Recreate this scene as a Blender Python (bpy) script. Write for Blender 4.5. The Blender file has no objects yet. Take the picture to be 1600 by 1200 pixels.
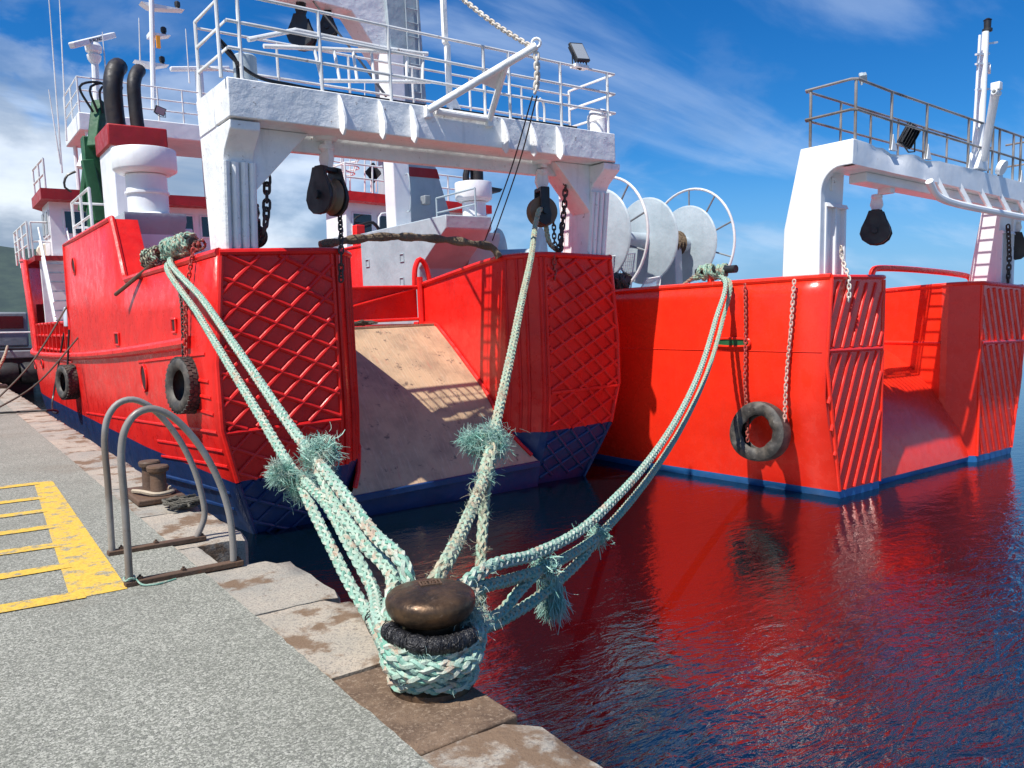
import bpy, bmesh, math, random
import numpy as np
from mathutils import Vector, Matrix, Quaternion
random.seed(7)
PI = math.pi
SC = bpy.context.scene
COL = SC.collection
# ------------------------------------------------------------------ camera
F = 1210.0; YAW = math.radians(37.2); PITCH = math.radians(4.25); ROLL = math.radians(0.7); EYE = 1.6
CF = np.array([math.sin(YAW)*math.cos(PITCH), math.cos(YAW)*math.cos(PITCH), -math.sin(PITCH)])
_r0 = np.array([math.cos(YAW), -math.sin(YAW), 0.0]); _u0 = np.cross(_r0, CF)
CR = _r0*math.cos(ROLL) - _u0*math.sin(ROLL); CU = _u0*math.cos(ROLL) + _r0*math.sin(ROLL)
CC = np.array([0.0, 0.0, EYE])
cam = bpy.data.cameras.new('camera'); camo = bpy.data.objects.new('camera', cam); COL.objects.link(camo)
cam.sensor_fit = 'HORIZONTAL'; cam.sensor_width = 36.0; cam.lens = 36.0*F/1600.0
cam.clip_start = 0.05; cam.clip_end = 20000
camo.matrix_world = Matrix(((CR[0], CU[0], -CF[0], 0), (CR[1], CU[1], -CF[1], 0), (CR[2], CU[2], -CF[2], EYE), (0, 0, 0, 1)))
SC.camera = camo
SC.view_settings.view_transform = 'Standard'; SC.view_settings.look = 'None'
SC.view_settings.exposure = 0.62; SC.view_settings.gamma = 1.0; SC.view_settings.use_curve_mapping = False
# ------------------------------------------------------------------ sun and sky
SUN = Vector((1.0, 0.18, -1.60)).normalized()          # direction the light travels
sd = bpy.data.lights.new('sun', 'SUN'); sd.energy = 4.6; sd.angle = math.radians(0.5); sd.color = (1.0, 0.95, 0.87)
so = bpy.data.objects.new('sun', sd); COL.objects.link(so)
so.rotation_euler = (-SUN).to_track_quat('Z', 'Y').to_euler(); so.location = (-20, -5, 40)
W = bpy.data.worlds.new('World'); SC.world = W; W.use_nodes = True
def build_world():
    nt = W.node_tree; nt.nodes.clear(); N = nt.nodes.new; L = nt.links.new
    out = N('ShaderNodeOutputWorld'); bg = N('ShaderNodeBackground'); L(bg.outputs[0], out.inputs[0])
    sky = N('ShaderNodeTexSky'); sky.sky_type = 'NISHITA'; sky.sun_disc = False
    el = math.asin(-SUN.z); sky.sun_elevation = el
    sky.sun_rotation = math.atan2(-SUN.x, -SUN.y)
    sky.air_density = 1.0; sky.dust_density = 0.0; sky.ozone_density = 2.2; sky.altitude = 0
    hs = N('ShaderNodeHueSaturation'); hs.inputs['Saturation'].default_value = 1.42; hs.inputs['Value'].default_value = 0.78
    L(sky.outputs[0], hs.inputs['Color'])
    tc = N('ShaderNodeTexCoord'); sep = N('ShaderNodeSeparateXYZ'); L(tc.outputs['Generated'], sep.inputs[0])
    def M(op, a, b=None, clamp=False):
        m = N('ShaderNodeMath'); m.operation = op; m.use_clamp = clamp
        for i, v in enumerate((a, b)):
            if v is None: continue
            if isinstance(v, (int, float)): m.inputs[i].default_value = v
            else: L(v, m.inputs[i])
        return m.outputs[0]
    zc = M('ADD', M('MAXIMUM', sep.outputs[2], 0.0), 0.16)
    px = M('DIVIDE', sep.outputs[0], zc); py = M('DIVIDE', sep.outputs[1], zc)
    cmb = N('ShaderNodeCombineXYZ'); L(px, cmb.inputs[0]); L(py, cmb.inputs[1])
    mp = N('ShaderNodeMapping'); mp.inputs['Rotation'].default_value = (0, 0, math.radians(-28)); mp.inputs['Scale'].default_value = (0.55, 1.5, 1); mp.inputs['Location'].default_value = (0.6, 0.3, 0)
    L(cmb.outputs[0], mp.inputs[0])
    def noise(vec, sc, det, rough, dist=0.0):
        n = N('ShaderNodeTexNoise'); n.inputs['Scale'].default_value = sc; n.inputs['Detail'].default_value = det
        n.inputs['Roughness'].default_value = rough; n.inputs['Distortion'].default_value = dist; L(vec, n.inputs['Vector']); return n.outputs[0]
    def ramp(fac, a, b):
        r = N('ShaderNodeMapRange'); r.interpolation_type = 'SMOOTHSTEP'; L(fac, r.inputs[0])
        r.inputs[1].default_value = a; r.inputs[2].default_value = b; return r.outputs[0]
    # weather comes from the north west: more cloud that way
    az = M('ADD', M('MULTIPLY', sep.outputs[0], -0.80), M('MULTIPLY', sep.outputs[1], 0.60))
    azm = ramp(az, -0.20, 0.50)
    cir = ramp(noise(mp.outputs[0], 1.25, 9, 0.56, 0.35), 0.46, 0.66)
    cir = M('MULTIPLY', cir, M('ADD', M('MULTIPLY', azm, 0.55), 0.30))
    mp2 = N('ShaderNodeMapping'); mp2.inputs['Scale'].default_value = (1, 1, 2.1); mp2.inputs['Location'].default_value = (0.35, 0.1, 0.22)
    L(tc.outputs['Generated'], mp2.inputs[0])
    cn = noise(mp2.outputs[0], 3.6, 11, 0.56, 0.2)
    low = M('SUBTRACT', 1.0, ramp(sep.outputs[2], 0.10, 0.42))
    cum = ramp(M('ADD', cn, M('ADD', M('MULTIPLY', low, 0.10), M('MULTIPLY', azm, 0.17))), 0.565, 0.65)
    cum = M('MULTIPLY', cum, M('ADD', M('MULTIPLY', azm, 0.8), 0.15))
    cum = M('MULTIPLY', cum, low)
    # cloud shade
    cn2 = noise(mp2.outputs[0], 7.0, 8, 0.55, 0.0)
    cr = N('ShaderNodeMix'); cr.data_type = 'RGBA'; L(ramp(cn2, 0.36, 0.66), cr.inputs[0])
    cr.inputs[6].default_value = (2.1, 2.7, 3.6, 1); cr.inputs[7].default_value = (6.6, 7.1, 7.7, 1)
    tint = N('ShaderNodeMix'); tint.data_type = 'RGBA'; tint.blend_type = 'MULTIPLY'; tint.inputs[0].default_value = 1.0; L(hs.outputs[0], tint.inputs[6]); tint.inputs[7].default_value = (0.45, 0.86, 1.12, 1)
    hz = N('ShaderNodeMix'); hz.data_type = 'RGBA'; L(M('MULTIPLY', M('SUBTRACT', 1.0, ramp(sep.outputs[2], 0.0, 0.22)), 0.85), hz.inputs[0]); L(tint.outputs[2], hz.inputs[6]); hz.inputs[7].default_value = (1.7, 3.0, 5.3, 1)
    m1 = N('ShaderNodeMix'); m1.data_type = 'RGBA'; L(cir, m1.inputs[0]); L(hz.outputs[2], m1.inputs[6]); m1.inputs[7].default_value = (4.6, 5.6, 7.1, 1)
    m2 = N('ShaderNodeMix'); m2.data_type = 'RGBA'; L(cum, m2.inputs[0]); L(m1.outputs[2], m2.inputs[6]); L(cr.outputs[2], m2.inputs[7])
    L(m2.outputs[2], bg.inputs[0]); bg.inputs[1].default_value = 0.096
build_world()

# ------------------------------------------------------------------ pixel -> place helpers
def ray(x, y): return CF + CR*(x-800)/F + CU*(600-y)/F
def at(x, y, X=None, Y=None, Z=None, D=None):
    d = ray(x, y)
    if X is not None: t = (X-CC[0])/d[0]
    elif Y is not None: t = (Y-CC[1])/d[1]
    elif Z is not None: t = (Z-CC[2])/d[2]
    else: t = D
    return Vector(CC + d*t)
def at_plane(x, y, A, B):
    """point on the ray lying in the upright plane through A and B"""
    d = ray(x, y); n = np.array([-(B[1]-A[1]), B[0]-A[0], 0.0])
    t = (np.array([A[0], A[1], 0]) - CC) @ n / (d @ n)
    return Vector(CC + d*t)
HEEL = -0.0332; CX1 = 6.28; Y1 = 9.6; ZW = -1.05; CX2 = 13.85; Y2 = 6.2
def unheel(p):
    x = p.x-CX1; z = p.z-ZW; c = math.cos(HEEL); s = math.sin(HEEL)
    return Vector((CX1 + x*c - z*s, p.y, ZW + x*s + z*c))
def heel(p):
    p = Vector(p); x = p.x-CX1; z = p.z-ZW; c = math.cos(HEEL); s = math.sin(HEEL)
    return Vector((CX1 + x*c + z*s, p.y, ZW - x*s + z*c))
def A1(x, y, **k): return unheel(at(x, y, **k))        # on the heeled first ship

# ------------------------------------------------------------------ materials
MATS = {}
def newmat(name):
    m = bpy.data.materials.new(name); m.use_nodes = True; MATS[name] = m
    return m, m.node_tree, m.node_tree.nodes['Principled BSDF']
def nd(nt, typ, **inp):
    n = nt.nodes.new(typ)
    for k, v in inp.items(): n.inputs[k.replace('_', ' ')].default_value = v
    return n
def noise_fac(nt, vec, scale, detail=5, rough=0.55, lo=0.4, hi=0.6, dist=0.0):
    n = nd(nt, 'ShaderNodeTexNoise', Scale=scale, Detail=detail, Roughness=rough, Distortion=dist)
    nt.links.new(vec, n.inputs['Vector'])
    r = nt.nodes.new('ShaderNodeMapRange'); r.interpolation_type = 'SMOOTHSTEP'
    nt.links.new(n.outputs[0], r.inputs[0]); r.inputs[1].default_value = lo; r.inputs[2].default_value = hi
    return r.outputs[0]
def mix(nt, fac, a, b, blend='MIX'):
    m = nt.nodes.new('ShaderNodeMix'); m.data_type = 'RGBA'; m.blend_type = blend
    for sock, v in ((m.inputs[0], fac), (m.inputs[6], a), (m.inputs[7], b)):
        if isinstance(v, (int, float)): sock.default_value = v
        elif isinstance(v, tuple): sock.default_value = v + (1,) if len(v) == 3 else v
        else: nt.links.new(v, sock)
    return m.outputs[2]
def mth(nt, op, a, b=None):
    m = nt.nodes.new('ShaderNodeMath'); m.operation = op
    for i, v in enumerate((a, b)):
        if v is None: continue
        if isinstance(v, (int, float)): m.inputs[i].default_value = v
        else: nt.links.new(v, m.inputs[i])
    return m.outputs[0]
def coords(nt, scale=(1, 1, 1)):
    t = nt.nodes.new('ShaderNodeNewGeometry'); m = nt.nodes.new('ShaderNodeMapping'); m.inputs['Scale'].default_value = scale
    nt.links.new(t.outputs['Position'], m.inputs[0]); return m.outputs[0]
def bump(nt, b, h, strength, dist, prev=None):
    n = nt.nodes.new('ShaderNodeBump'); n.inputs['Strength'].default_value = strength; n.inputs['Distance'].default_value = dist
    nt.links.new(h, n.inputs['Height'])
    if prev: nt.links.new(prev, n.inputs['Normal'])
    nt.links.new(n.outputs[0], b.inputs['Normal']); return n.outputs[0]
def paint(name, col, col2=None, rough=0.35, dent=0.25, dentscale=3.0, rust=0.0, streak=0.25, grit=0.1, spec=0.5, rustcol=(0.13, 0.045, 0.018)):
    m, nt, b = newmat(name); p = coords(nt); ps = coords(nt, (5.0, 5.0, 0.45))
    col2 = col2 or tuple(c*0.72 for c in col)
    c = mix(nt, noise_fac(nt, p, 1.7, 6, 0.6, 0.35, 0.7), col, col2)
    if streak:
        c = mix(nt, mth(nt, 'MULTIPLY', noise_fac(nt, ps, 1.6, 6, 0.65, 0.52, 0.78), streak), c, tuple(x*0.45+0.03 for x in col))
        c = mix(nt, mth(nt, 'MULTIPLY', noise_fac(nt, p, 23, 4, 0.6, 0.6, 0.75), streak*0.7), c, tuple(min(1, x*0.6+0.06) for x in col))
    if rust:
        f = noise_fac(nt, p, 9, 8, 0.72, 0.66-0.1*rust, 0.76-0.1*rust)
        f2 = noise_fac(nt, ps, 3.0, 8, 0.7, 0.66-0.08*rust, 0.82)
        c = mix(nt, mth(nt, 'MINIMUM', mth(nt, 'ADD', mth(nt, 'MULTIPLY', f, 0.85), mth(nt, 'MULTIPLY', f2, 0.5*rust)), 1.0), c, rustcol)
    nt.links.new(c, b.inputs['Base Color'])
    rr = nt.nodes.new('ShaderNodeMapRange'); nt.links.new(noise_fac(nt, p, 6, 5, 0.6, 0.3, 0.7), rr.inputs[0])
    rr.inputs[3].default_value = rough*0.8; rr.inputs[4].default_value = min(1, rough*1.5); nt.links.new(rr.outputs[0], b.inputs['Roughness'])
    b.inputs['Specular IOR Level'].default_value = spec
    n1 = nd(nt, 'ShaderNodeTexNoise', Scale=dentscale, Detail=3.0, Roughness=0.5); nt.links.new(p, n1.inputs['Vector'])
    pr = bump(nt, b, n1.outputs[0], dent, 0.06)
    n2 = nd(nt, 'ShaderNodeTexNoise', Scale=60.0, Detail=4.0, Roughness=0.6); nt.links.new(p, n2.inputs['Vector'])
    bump(nt, b, n2.outputs[0], grit, 0.01, pr)
    return m
paint('red', (0.76, 0.020, 0.014), (0.62, 0.012, 0.010), rough=0.30, dent=0.42, dentscale=2.2, rust=0.08, streak=0.34, grit=0.12, spec=0.35)
paint('red2', (0.84, 0.030, 0.010), (0.80, 0.024, 0.009), rough=0.22, dent=0.22, dentscale=1.3, streak=0.16, grit=0.05)
paint('red_dark', (0.36, 0.010, 0.012), rough=0.4, streak=0.4)
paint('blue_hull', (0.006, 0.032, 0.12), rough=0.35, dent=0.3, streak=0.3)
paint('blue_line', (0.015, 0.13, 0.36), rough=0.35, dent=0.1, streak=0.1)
paint('white', (0.82, 0.83, 0.83), (0.70, 0.72, 0.73), rough=0.42, dent=0.42, dentscale=4.5, rust=0.5, streak=0.35, grit=0.35)
paint('white_clean', (0.78, 0.80, 0.81), (0.70, 0.73, 0.75), rough=0.35, dent=0.25, dentscale=2.0, rust=0.05, streak=0.15, grit=0.1)
paint('white_pipe', (0.76, 0.77, 0.76), rough=0.4, dent=0.1, rust=0.55, streak=0.3)
paint('grey_paint', (0.37, 0.44, 0.48), (0.30, 0.37, 0.41), rough=0.45, dent=0.35, rust=0.15, streak=0.25)
paint('grey_mid', (0.22, 0.25, 0.27), rough=0.5, rust=0.2)
paint('galv', (0.26, 0.25, 0.24), (0.10, 0.085, 0.075), rough=0.38, dent=0.1, rust=0.6, streak=0.5, rustcol=(0.10, 0.05, 0.028))
def galv_hoop():
    paint('galv_hoop', (0.27, 0.26, 0.245), (0.15, 0.12, 0.095), rough=0.38, dent=0.1, rust=0.7, streak=0.5, rustcol=(0.12, 0.06, 0.032))
galv_hoop()
paint('black_steel', (0.014, 0.016, 0.020), rough=0.42, dent=0.2, streak=0.1)
paint('black_rub', (0.012, 0.012, 0.013), (0.02, 0.02, 0.02), rough=0.62, dent=0.15, streak=0.2, grit=0.4)
paint('chain_dark', (0.035, 0.030, 0.028), (0.07, 0.04, 0.03), rough=0.5, rust=0.5, streak=0.2)
paint('chain_red', (0.40, 0.05, 0.04), (0.25, 0.06, 0.04), rough=0.5, rust=0.8)
paint('chain_pale', (0.55, 0.42, 0.36), (0.45, 0.2, 0.15), rough=0.5, rust=0.5)
paint('chain_white', (0.62, 0.60, 0.55), (0.45, 0.38, 0.30), rough=0.5, rust=0.6)
paint('bronze', (0.17, 0.105, 0.06), (0.10, 0.06, 0.035), rough=0.4, rust=0.4)
paint('rusty', (0.11, 0.062, 0.036), (0.065, 0.04, 0.028), rough=0.7, rust=0.8, grit=0.5)
paint('green_paint', (0.012, 0.10, 0.035), rough=0.45, streak=0.4)
paint('exhaust', (0.008, 0.009, 0.013), (0.02, 0.013, 0.011), rough=0.5, rust=0.15, rustcol=(0.055, 0.028, 0.018))
paint('orange', (0.75, 0.28, 0.02), rough=0.5)
paint('brown_wrap', (0.20, 0.15, 0.095), (0.10, 0.07, 0.045), rough=0.8, dent=0.8, dentscale=14, grit=0.7)
paint('dark_rope', (0.055, 0.052, 0.042), (0.10, 0.09, 0.07), rough=0.85, dent=0.4, grit=0.6)
paint('tan_rope', (0.40, 0.33, 0.24), (0.22, 0.18, 0.13), rough=0.85, grit=0.5)
paint('plastic_bag', (0.55, 0.62, 0.70), rough=0.4)
paint('raft', (0.80, 0.74, 0.58), rough=0.45)
paint('cable', (0.012, 0.012, 0.013), rough=0.4, streak=0)

def simple(name, col, rough=0.5, metal=0.0):
    m, nt, b = newmat(name); b.inputs['Base Color'].default_value = col + (1,); b.inputs['Roughness'].default_value = rough; b.inputs['Metallic'].default_value = metal
    return m
def build_special_mats():
    # bollard: worn cast iron, brown black with a sheen
    m, nt, b = newmat('iron'); p = coords(nt)
    c = mix(nt, noise_fac(nt, p, 7, 8, 0.68, 0.4, 0.66), (0.040, 0.026, 0.017), (0.115, 0.066, 0.034))
    c = mix(nt, noise_fac(nt, p, 38, 6, 0.7, 0.58, 0.72), c, (0.16, 0.11, 0.075))
    nt.links.new(c, b.inputs['Base Color']); b.inputs['Metallic'].default_value = 0.55
    r = nt.nodes.new('ShaderNodeMapRange'); nt.links.new(noise_fac(nt, p, 16, 6, 0.6, 0.3, 0.7), r.inputs[0]); r.inputs[3].default_value = 0.30; r.inputs[4].default_value = 0.55
    nt.links.new(r.outputs[0], b.inputs['Roughness'])
    n = nd(nt, 'ShaderNodeTexNoise', Scale=55.0, Detail=6.0); nt.links.new(p, n.inputs['Vector']); bump(nt, b, n.outputs[0], 0.25, 0.01)
    # bare steel ramp: scraped, stained
    m, nt, b = newmat('ramp_steel'); p = coords(nt); ps = coords(nt, (6, 0.7, 0.7))
    c = mix(nt, noise_fac(nt, p, 1.4, 7, 0.65, 0.36, 0.66), (0.52, 0.36, 0.22), (0.33, 0.235, 0.15))
    c = mix(nt, mth(nt, 'MULTIPLY', noise_fac(nt, ps, 5, 7, 0.65, 0.5, 0.72), 0.55), c, (0.58, 0.45, 0.32))
    c = mix(nt, mth(nt, 'MULTIPLY', noise_fac(nt, p, 5, 9, 0.7, 0.585, 0.66), 0.8), c, (0.10, 0.075, 0.06))
    c = mix(nt, mth(nt, 'MULTIPLY', noise_fac(nt, ps, 2.2, 5, 0.6, 0.60, 0.72), 0.35), c, (0.50, 0.16, 0.12))
    nt.links.new(c, b.inputs['Base Color']); b.inputs['Metallic'].default_value = 0.1; b.inputs['Roughness'].default_value = 0.48
    n = nd(nt, 'ShaderNodeTexNoise', Scale=5.0, Detail=6.0); nt.links.new(ps, n.inputs['Vector']); bump(nt, b, n.outputs[0], 0.3, 0.03)
    # ropes
    def rope(name, c1, c2, c3):
        m, nt, b = newmat(name); p = coords(nt)
        c = mix(nt, noise_fac(nt, p, 11, 4, 0.6, 0.35, 0.65), c1, c2)
        c = mix(nt, noise_fac(nt, p, 9, 5, 0.65, 0.53, 0.64), c, c3)
        c = mix(nt, mth(nt, 'MULTIPLY', noise_fac(nt, p, 120, 3, 0.6, 0.45, 0.65), 0.4), c, tuple(x*0.5 for x in c1))
        nt.links.new(c, b.inputs['Base Color']); b.inputs['Roughness'].default_value = 0.8
        b.inputs['Specular IOR Level'].default_value = 0.25
        n = nd(nt, 'ShaderNodeTexNoise', Scale=170.0, Detail=3.0); nt.links.new(p, n.inputs['Vector']); bump(nt, b, n.outputs[0], 0.6, 0.006)
    rope('rope_teal', (0.16, 0.35, 0.27), (0.33, 0.47, 0.39), (0.44, 0.36, 0.27))
    rope('rope_pale', (0.48, 0.51, 0.43), (0.30, 0.43, 0.35), (0.42, 0.31, 0.23))
    rope('rope_dirty', (0.42, 0.36, 0.25), (0.27, 0.44, 0.33), (0.30, 0.21, 0.15))
    rope('rope_dirty2', (0.30, 0.46, 0.36), (0.38, 0.30, 0.21), (0.46, 0.40, 0.28))
    rope('rope_fray', (0.22, 0.47, 0.38), (0.42, 0.58, 0.50), (0.50, 0.52, 0.44))
    # tape
    m, nt, b = newmat('black_tape'); p = coords(nt); b.inputs['Base Color'].default_value = (0.012, 0.012, 0.014, 1)
    b.inputs['Roughness'].default_value = 0.38
    n = nd(nt, 'ShaderNodeTexNoise', Scale=40.0, Detail=5.0, Distortion=1.5); nt.links.new(p, n.inputs['Vector']); bump(nt, b, n.outputs[0], 0.8, 0.02)
    # tyre
    m, nt, b = newmat('tyre_rubber'); p = coords(nt)
    c = mix(nt, noise_fac(nt, p, 6, 6, 0.6, 0.4, 0.65), (0.030, 0.028, 0.026), (0.085, 0.075, 0.062))
    c = mix(nt, noise_fac(nt, p, 30, 5, 0.6, 0.58, 0.72), c, (0.13, 0.115, 0.095))
    nt.links.new(c, b.inputs['Base Color']); b.inputs['Roughness'].default_value = 0.62
    # quay concrete with exposed aggregate
    def aggregate(name, ca, cb, worn=None):
        m, nt, b = newmat(name); p = coords(nt)
        v = nd(nt, 'ShaderNodeTexVoronoi', Scale=105.0); nt.links.new(p, v.inputs['Vector'])
        vs = nt.nodes.new('ShaderNodeSeparateColor'); nt.links.new(v.outputs['Color'], vs.inputs[0])
        v2 = nd(nt, 'ShaderNodeTexVoronoi', Scale=230.0); nt.links.new(p, v2.inputs['Vector'])
        vs2 = nt.nodes.new('ShaderNodeSeparateColor'); nt.links.new(v2.outputs['Color'], vs2.inputs[0])
        r = nt.nodes.new('ShaderNodeMapRange'); nt.links.new(vs.outputs[0], r.inputs[0]); r.inputs[1].default_value = 0.15; r.inputs[2].default_value = 0.95
        c = mix(nt, r.outputs[0], ca, cb)
        r2 = nt.nodes.new('ShaderNodeMapRange'); nt.links.new(vs2.outputs[1], r2.inputs[0]); r2.inputs[1].default_value = 0.70; r2.inputs[2].default_value = 0.95
        c = mix(nt, mth(nt, 'MULTIPLY', r2.outputs[0], 0.9), c, (0.07, 0.07, 0.062))
        r3 = nt.nodes.new('ShaderNodeMapRange'); nt.links.new(v.outputs['Distance'], r3.inputs[0]); r3.inputs[1].default_value = 0.55; r3.inputs[2].default_value = 0.80
        c = mix(nt, mth(nt, 'MULTIPLY', r3.outputs[0], 0.75), c, (0.12, 0.12, 0.11))
        c = mix(nt, mth(nt, 'MULTIPLY', noise_fac(nt, p, 1.1, 6, 0.65, 0.35, 0.7), 0.30), c, tuple(x*0.62 for x in ca))
        c = mix(nt, mth(nt, 'MULTIPLY', noise_fac(nt, p, 3.1, 8, 0.72, 0.635, 0.70), 0.7), c, (0.075, 0.07, 0.062))
        c = mix(nt, mth(nt, 'MULTIPLY', noise_fac(nt, p, 0.55, 5, 0.6, 0.56, 0.70), 0.25), c, (0.20, 0.155, 0.11))
        if worn:
            w = noise_fac(nt, p, 7, 9, 0.78, 0.40, 0.50); w2 = mth(nt, 'MULTIPLY', noise_fac(nt, p, 60, 4, 0.7, 0.45, 0.6), 0.65)
            ww = mth(nt, 'MAXIMUM', w, 0.0)
            yl = mix(nt, w2, worn, tuple(x*0.62 for x in worn))
            g = nt.nodes.new('ShaderNodeMapRange'); nt.links.new(ww, g.inputs[0]); g.inputs[3].default_value = 0.12; g.inputs[4].default_value = 0.92
            c = mix(nt, g.outputs[0], c, yl)
        nt.links.new(c, b.inputs['Base Color']); b.inputs['Roughness'].default_value = 0.88; b.inputs['Specular IOR Level'].default_value = 0.25
        bump(nt, b, v.outputs['Distance'], -0.55, 0.012)
    aggregate('aggregate', (0.175, 0.18, 0.15), (0.40, 0.40, 0.345))
    aggregate('yellow_paint', (0.175, 0.18, 0.15), (0.40, 0.40, 0.345), worn=(0.66, 0.42, 0.055))
    # coping granite
    m, nt, b = newmat('granite'); p = coords(nt)
    oi = nt.nodes.new('ShaderNodeObjectInfo')
    c = mix(nt, noise_fac(nt, p, 2.6, 6, 0.6, 0.3, 0.7), (0.44, 0.37, 0.29), (0.33, 0.30, 0.25))
    c = mix(nt, oi.outputs['Random'], c, mix(nt, 1.0, c, (0.80, 0.86, 0.92), 'MULTIPLY'))
    v = nd(nt, 'ShaderNodeTexVoronoi', Scale=120.0); nt.links.new(p, v.inputs['Vector'])
    vs = nt.nodes.new('ShaderNodeSeparateColor'); nt.links.new(v.outputs['Color'], vs.inputs[0])
    r = nt.nodes.new('ShaderNodeMapRange'); nt.links.new(vs.outputs[0], r.inputs[0]); r.inputs[1].default_value = 0.72; r.inputs[2].default_value = 0.9
    c = mix(nt, mth(nt, 'MULTIPLY', r.outputs[0], 0.6), c, (0.16, 0.15, 0.14))
    c = mix(nt, mth(nt, 'MULTIPLY', noise_fac(nt, p, 1.9, 8, 0.66, 0.52, 0.60), 0.85), c, (0.15, 0.088, 0.048))
    c = mix(nt, mth(nt, 'MULTIPLY', noise_fac(nt, p, 6.5, 7, 0.7, 0.62, 0.70), 0.8), c, (0.10, 0.06, 0.035))
    nt.links.new(c, b.inputs['Base Color']); b.inputs['Roughness'].default_value = 0.85; b.inputs['Specular IOR Level'].default_value = 0.25
    n = nd(nt, 'ShaderNodeTexNoise', Scale=28.0, Detail=8.0, Roughness=0.7); nt.links.new(p, n.inputs['Vector']); bump(nt, b, n.outputs[0], 0.7, 0.02)
    # quay wall
    m, nt, b = newmat('wall_stone'); p = coords(nt)
    sp = nt.nodes.new('ShaderNodeSeparateXYZ'); nt.links.new(p, sp.inputs[0])
    c = mix(nt, noise_fac(nt, p, 3, 7, 0.65, 0.35, 0.65), (0.20, 0.19, 0.17), (0.09, 0.085, 0.075))
    nt.links.new(c, b.inputs['Base Color']); b.inputs['Roughness'].default_value = 0.8
    n = nd(nt, 'ShaderNodeTexNoise', Scale=9.0, Detail=8.0, Roughness=0.7); nt.links.new(p, n.inputs['Vector']); bump(nt, b, n.outputs[0], 0.8, 0.06)
    # bollard base plate
    m, nt, b = newmat('plate_rust'); p = coords(nt)
    c = mix(nt, noise_fac(nt, p, 5, 8, 0.7, 0.35, 0.68), (0.095, 0.058, 0.035), (0.19, 0.125, 0.078))
    c = mix(nt, noise_fac(nt, p, 55, 5, 0.7, 0.5, 0.68), c, (0.26, 0.19, 0.13))
    c = mix(nt, noise_fac(nt, p, 90, 4, 0.7, 0.58, 0.68), c, (0.03, 0.02, 0.014))
    nt.links.new(c, b.inputs['Base Color']); b.inputs['Roughness'].default_value = 0.8
    n = nd(nt, 'ShaderNodeTexNoise', Scale=75.0, Detail=6.0, Roughness=0.7); nt.links.new(p, n.inputs['Vector']); bump(nt, b, n.outputs[0], 0.7, 0.012)
    # water
    m, nt, b = newmat('water'); p = coords(nt)
    b.inputs['Base Color'].default_value = (0.0004, 0.0032, 0.0055, 1); b.inputs['Roughness'].default_value = 0.02
    b.inputs['IOR'].default_value = 2.6; b.inputs['Specular IOR Level'].default_value = 0.5
    pr = coords(nt, (1.0, 2.2, 1.0))
    mpz = nt.nodes.new('ShaderNodeMapping'); mpz.inputs['Rotation'].default_value = (0, 0, math.radians(24)); nt.links.new(pr, mpz.inputs[0])
    n1 = nd(nt, 'ShaderNodeTexNoise', Scale=2.6, Detail=4.0, Roughness=0.55, Distortion=0.8); nt.links.new(mpz.outputs[0], n1.inputs['Vector'])
    n2 = nd(nt, 'ShaderNodeTexNoise', Scale=11.0, Detail=3.0, Roughness=0.5, Distortion=0.3); nt.links.new(mpz.outputs[0], n2.inputs['Vector'])
    n3 = nd(nt, 'ShaderNodeTexNoise', Scale=0.5, Detail=3.0); nt.links.new(p, n3.inputs['Vector'])
    sp = nt.nodes.new('ShaderNodeSeparateXYZ'); nt.links.new(p, sp.inputs[0])
    # open water astern of the ships is ruffled, the lee of the hulls is calmer
    lee = nt.nodes.new('ShaderNodeMapRange'); lee.interpolation_type = 'SMOOTHSTEP'; nt.links.new(sp.outputs[1], lee.inputs[0])
    lee.inputs[1].default_value = 2.0; lee.inputs[2].default_value = 5.2; lee.inputs[3].default_value = 1.0; lee.inputs[4].default_value = 0.28
    h = mth(nt, 'ADD', mth(nt, 'MULTIPLY', n1.outputs[0], 1.0), mth(nt, 'MULTIPLY', n2.outputs[0], 0.35))
    patch = nt.nodes.new('ShaderNodeMapRange'); nt.links.new(n3.outputs[0], patch.inputs[0]); patch.inputs[1].default_value = 0.35; patch.inputs[2].default_value = 0.65; patch.inputs[3].default_value = 0.6; patch.inputs[4].default_value = 1.0
    h = mth(nt, 'MULTIPLY', h, mth(nt, 'MULTIPLY', lee.outputs[0], patch.outputs[0]))
    bump(nt, b, h, 1.0, 0.036)
    # glass
    m, nt, b = newmat('glass_dark'); b.inputs['Base Color'].default_value = (0.012, 0.016, 0.022, 1); b.inputs['Roughness'].default_value = 0.05; b.inputs['Specular IOR Level'].default_value = 0.8
    # hill
    m, nt, b = newmat('hill'); p = coords(nt)
    c = mix(nt, noise_fac(nt, p, 0.02, 8, 0.65, 0.35, 0.65), (0.020, 0.040, 0.040), (0.035, 0.060, 0.050)); nt.links.new(c, b.inputs['Base Color']); b.inputs['Roughness'].default_value = 0.95
build_special_mats()
simple('hole_shade', (0.03, 0.004, 0.004), 0.8); simple('dark', (0.01, 0.01, 0.012), 0.7)  # near-black red first: colour painted as the shade inside the hull openings
simple('lamp_glass', (0.30, 0.33, 0.36), 0.25); simple('white_letter', (0.8, 0.8, 0.8), 0.5); simple('lamp_amber', (0.8, 0.33, 0.02), 0.3)
simple('black_text', (0.02, 0.02, 0.02), 0.5)

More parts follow.
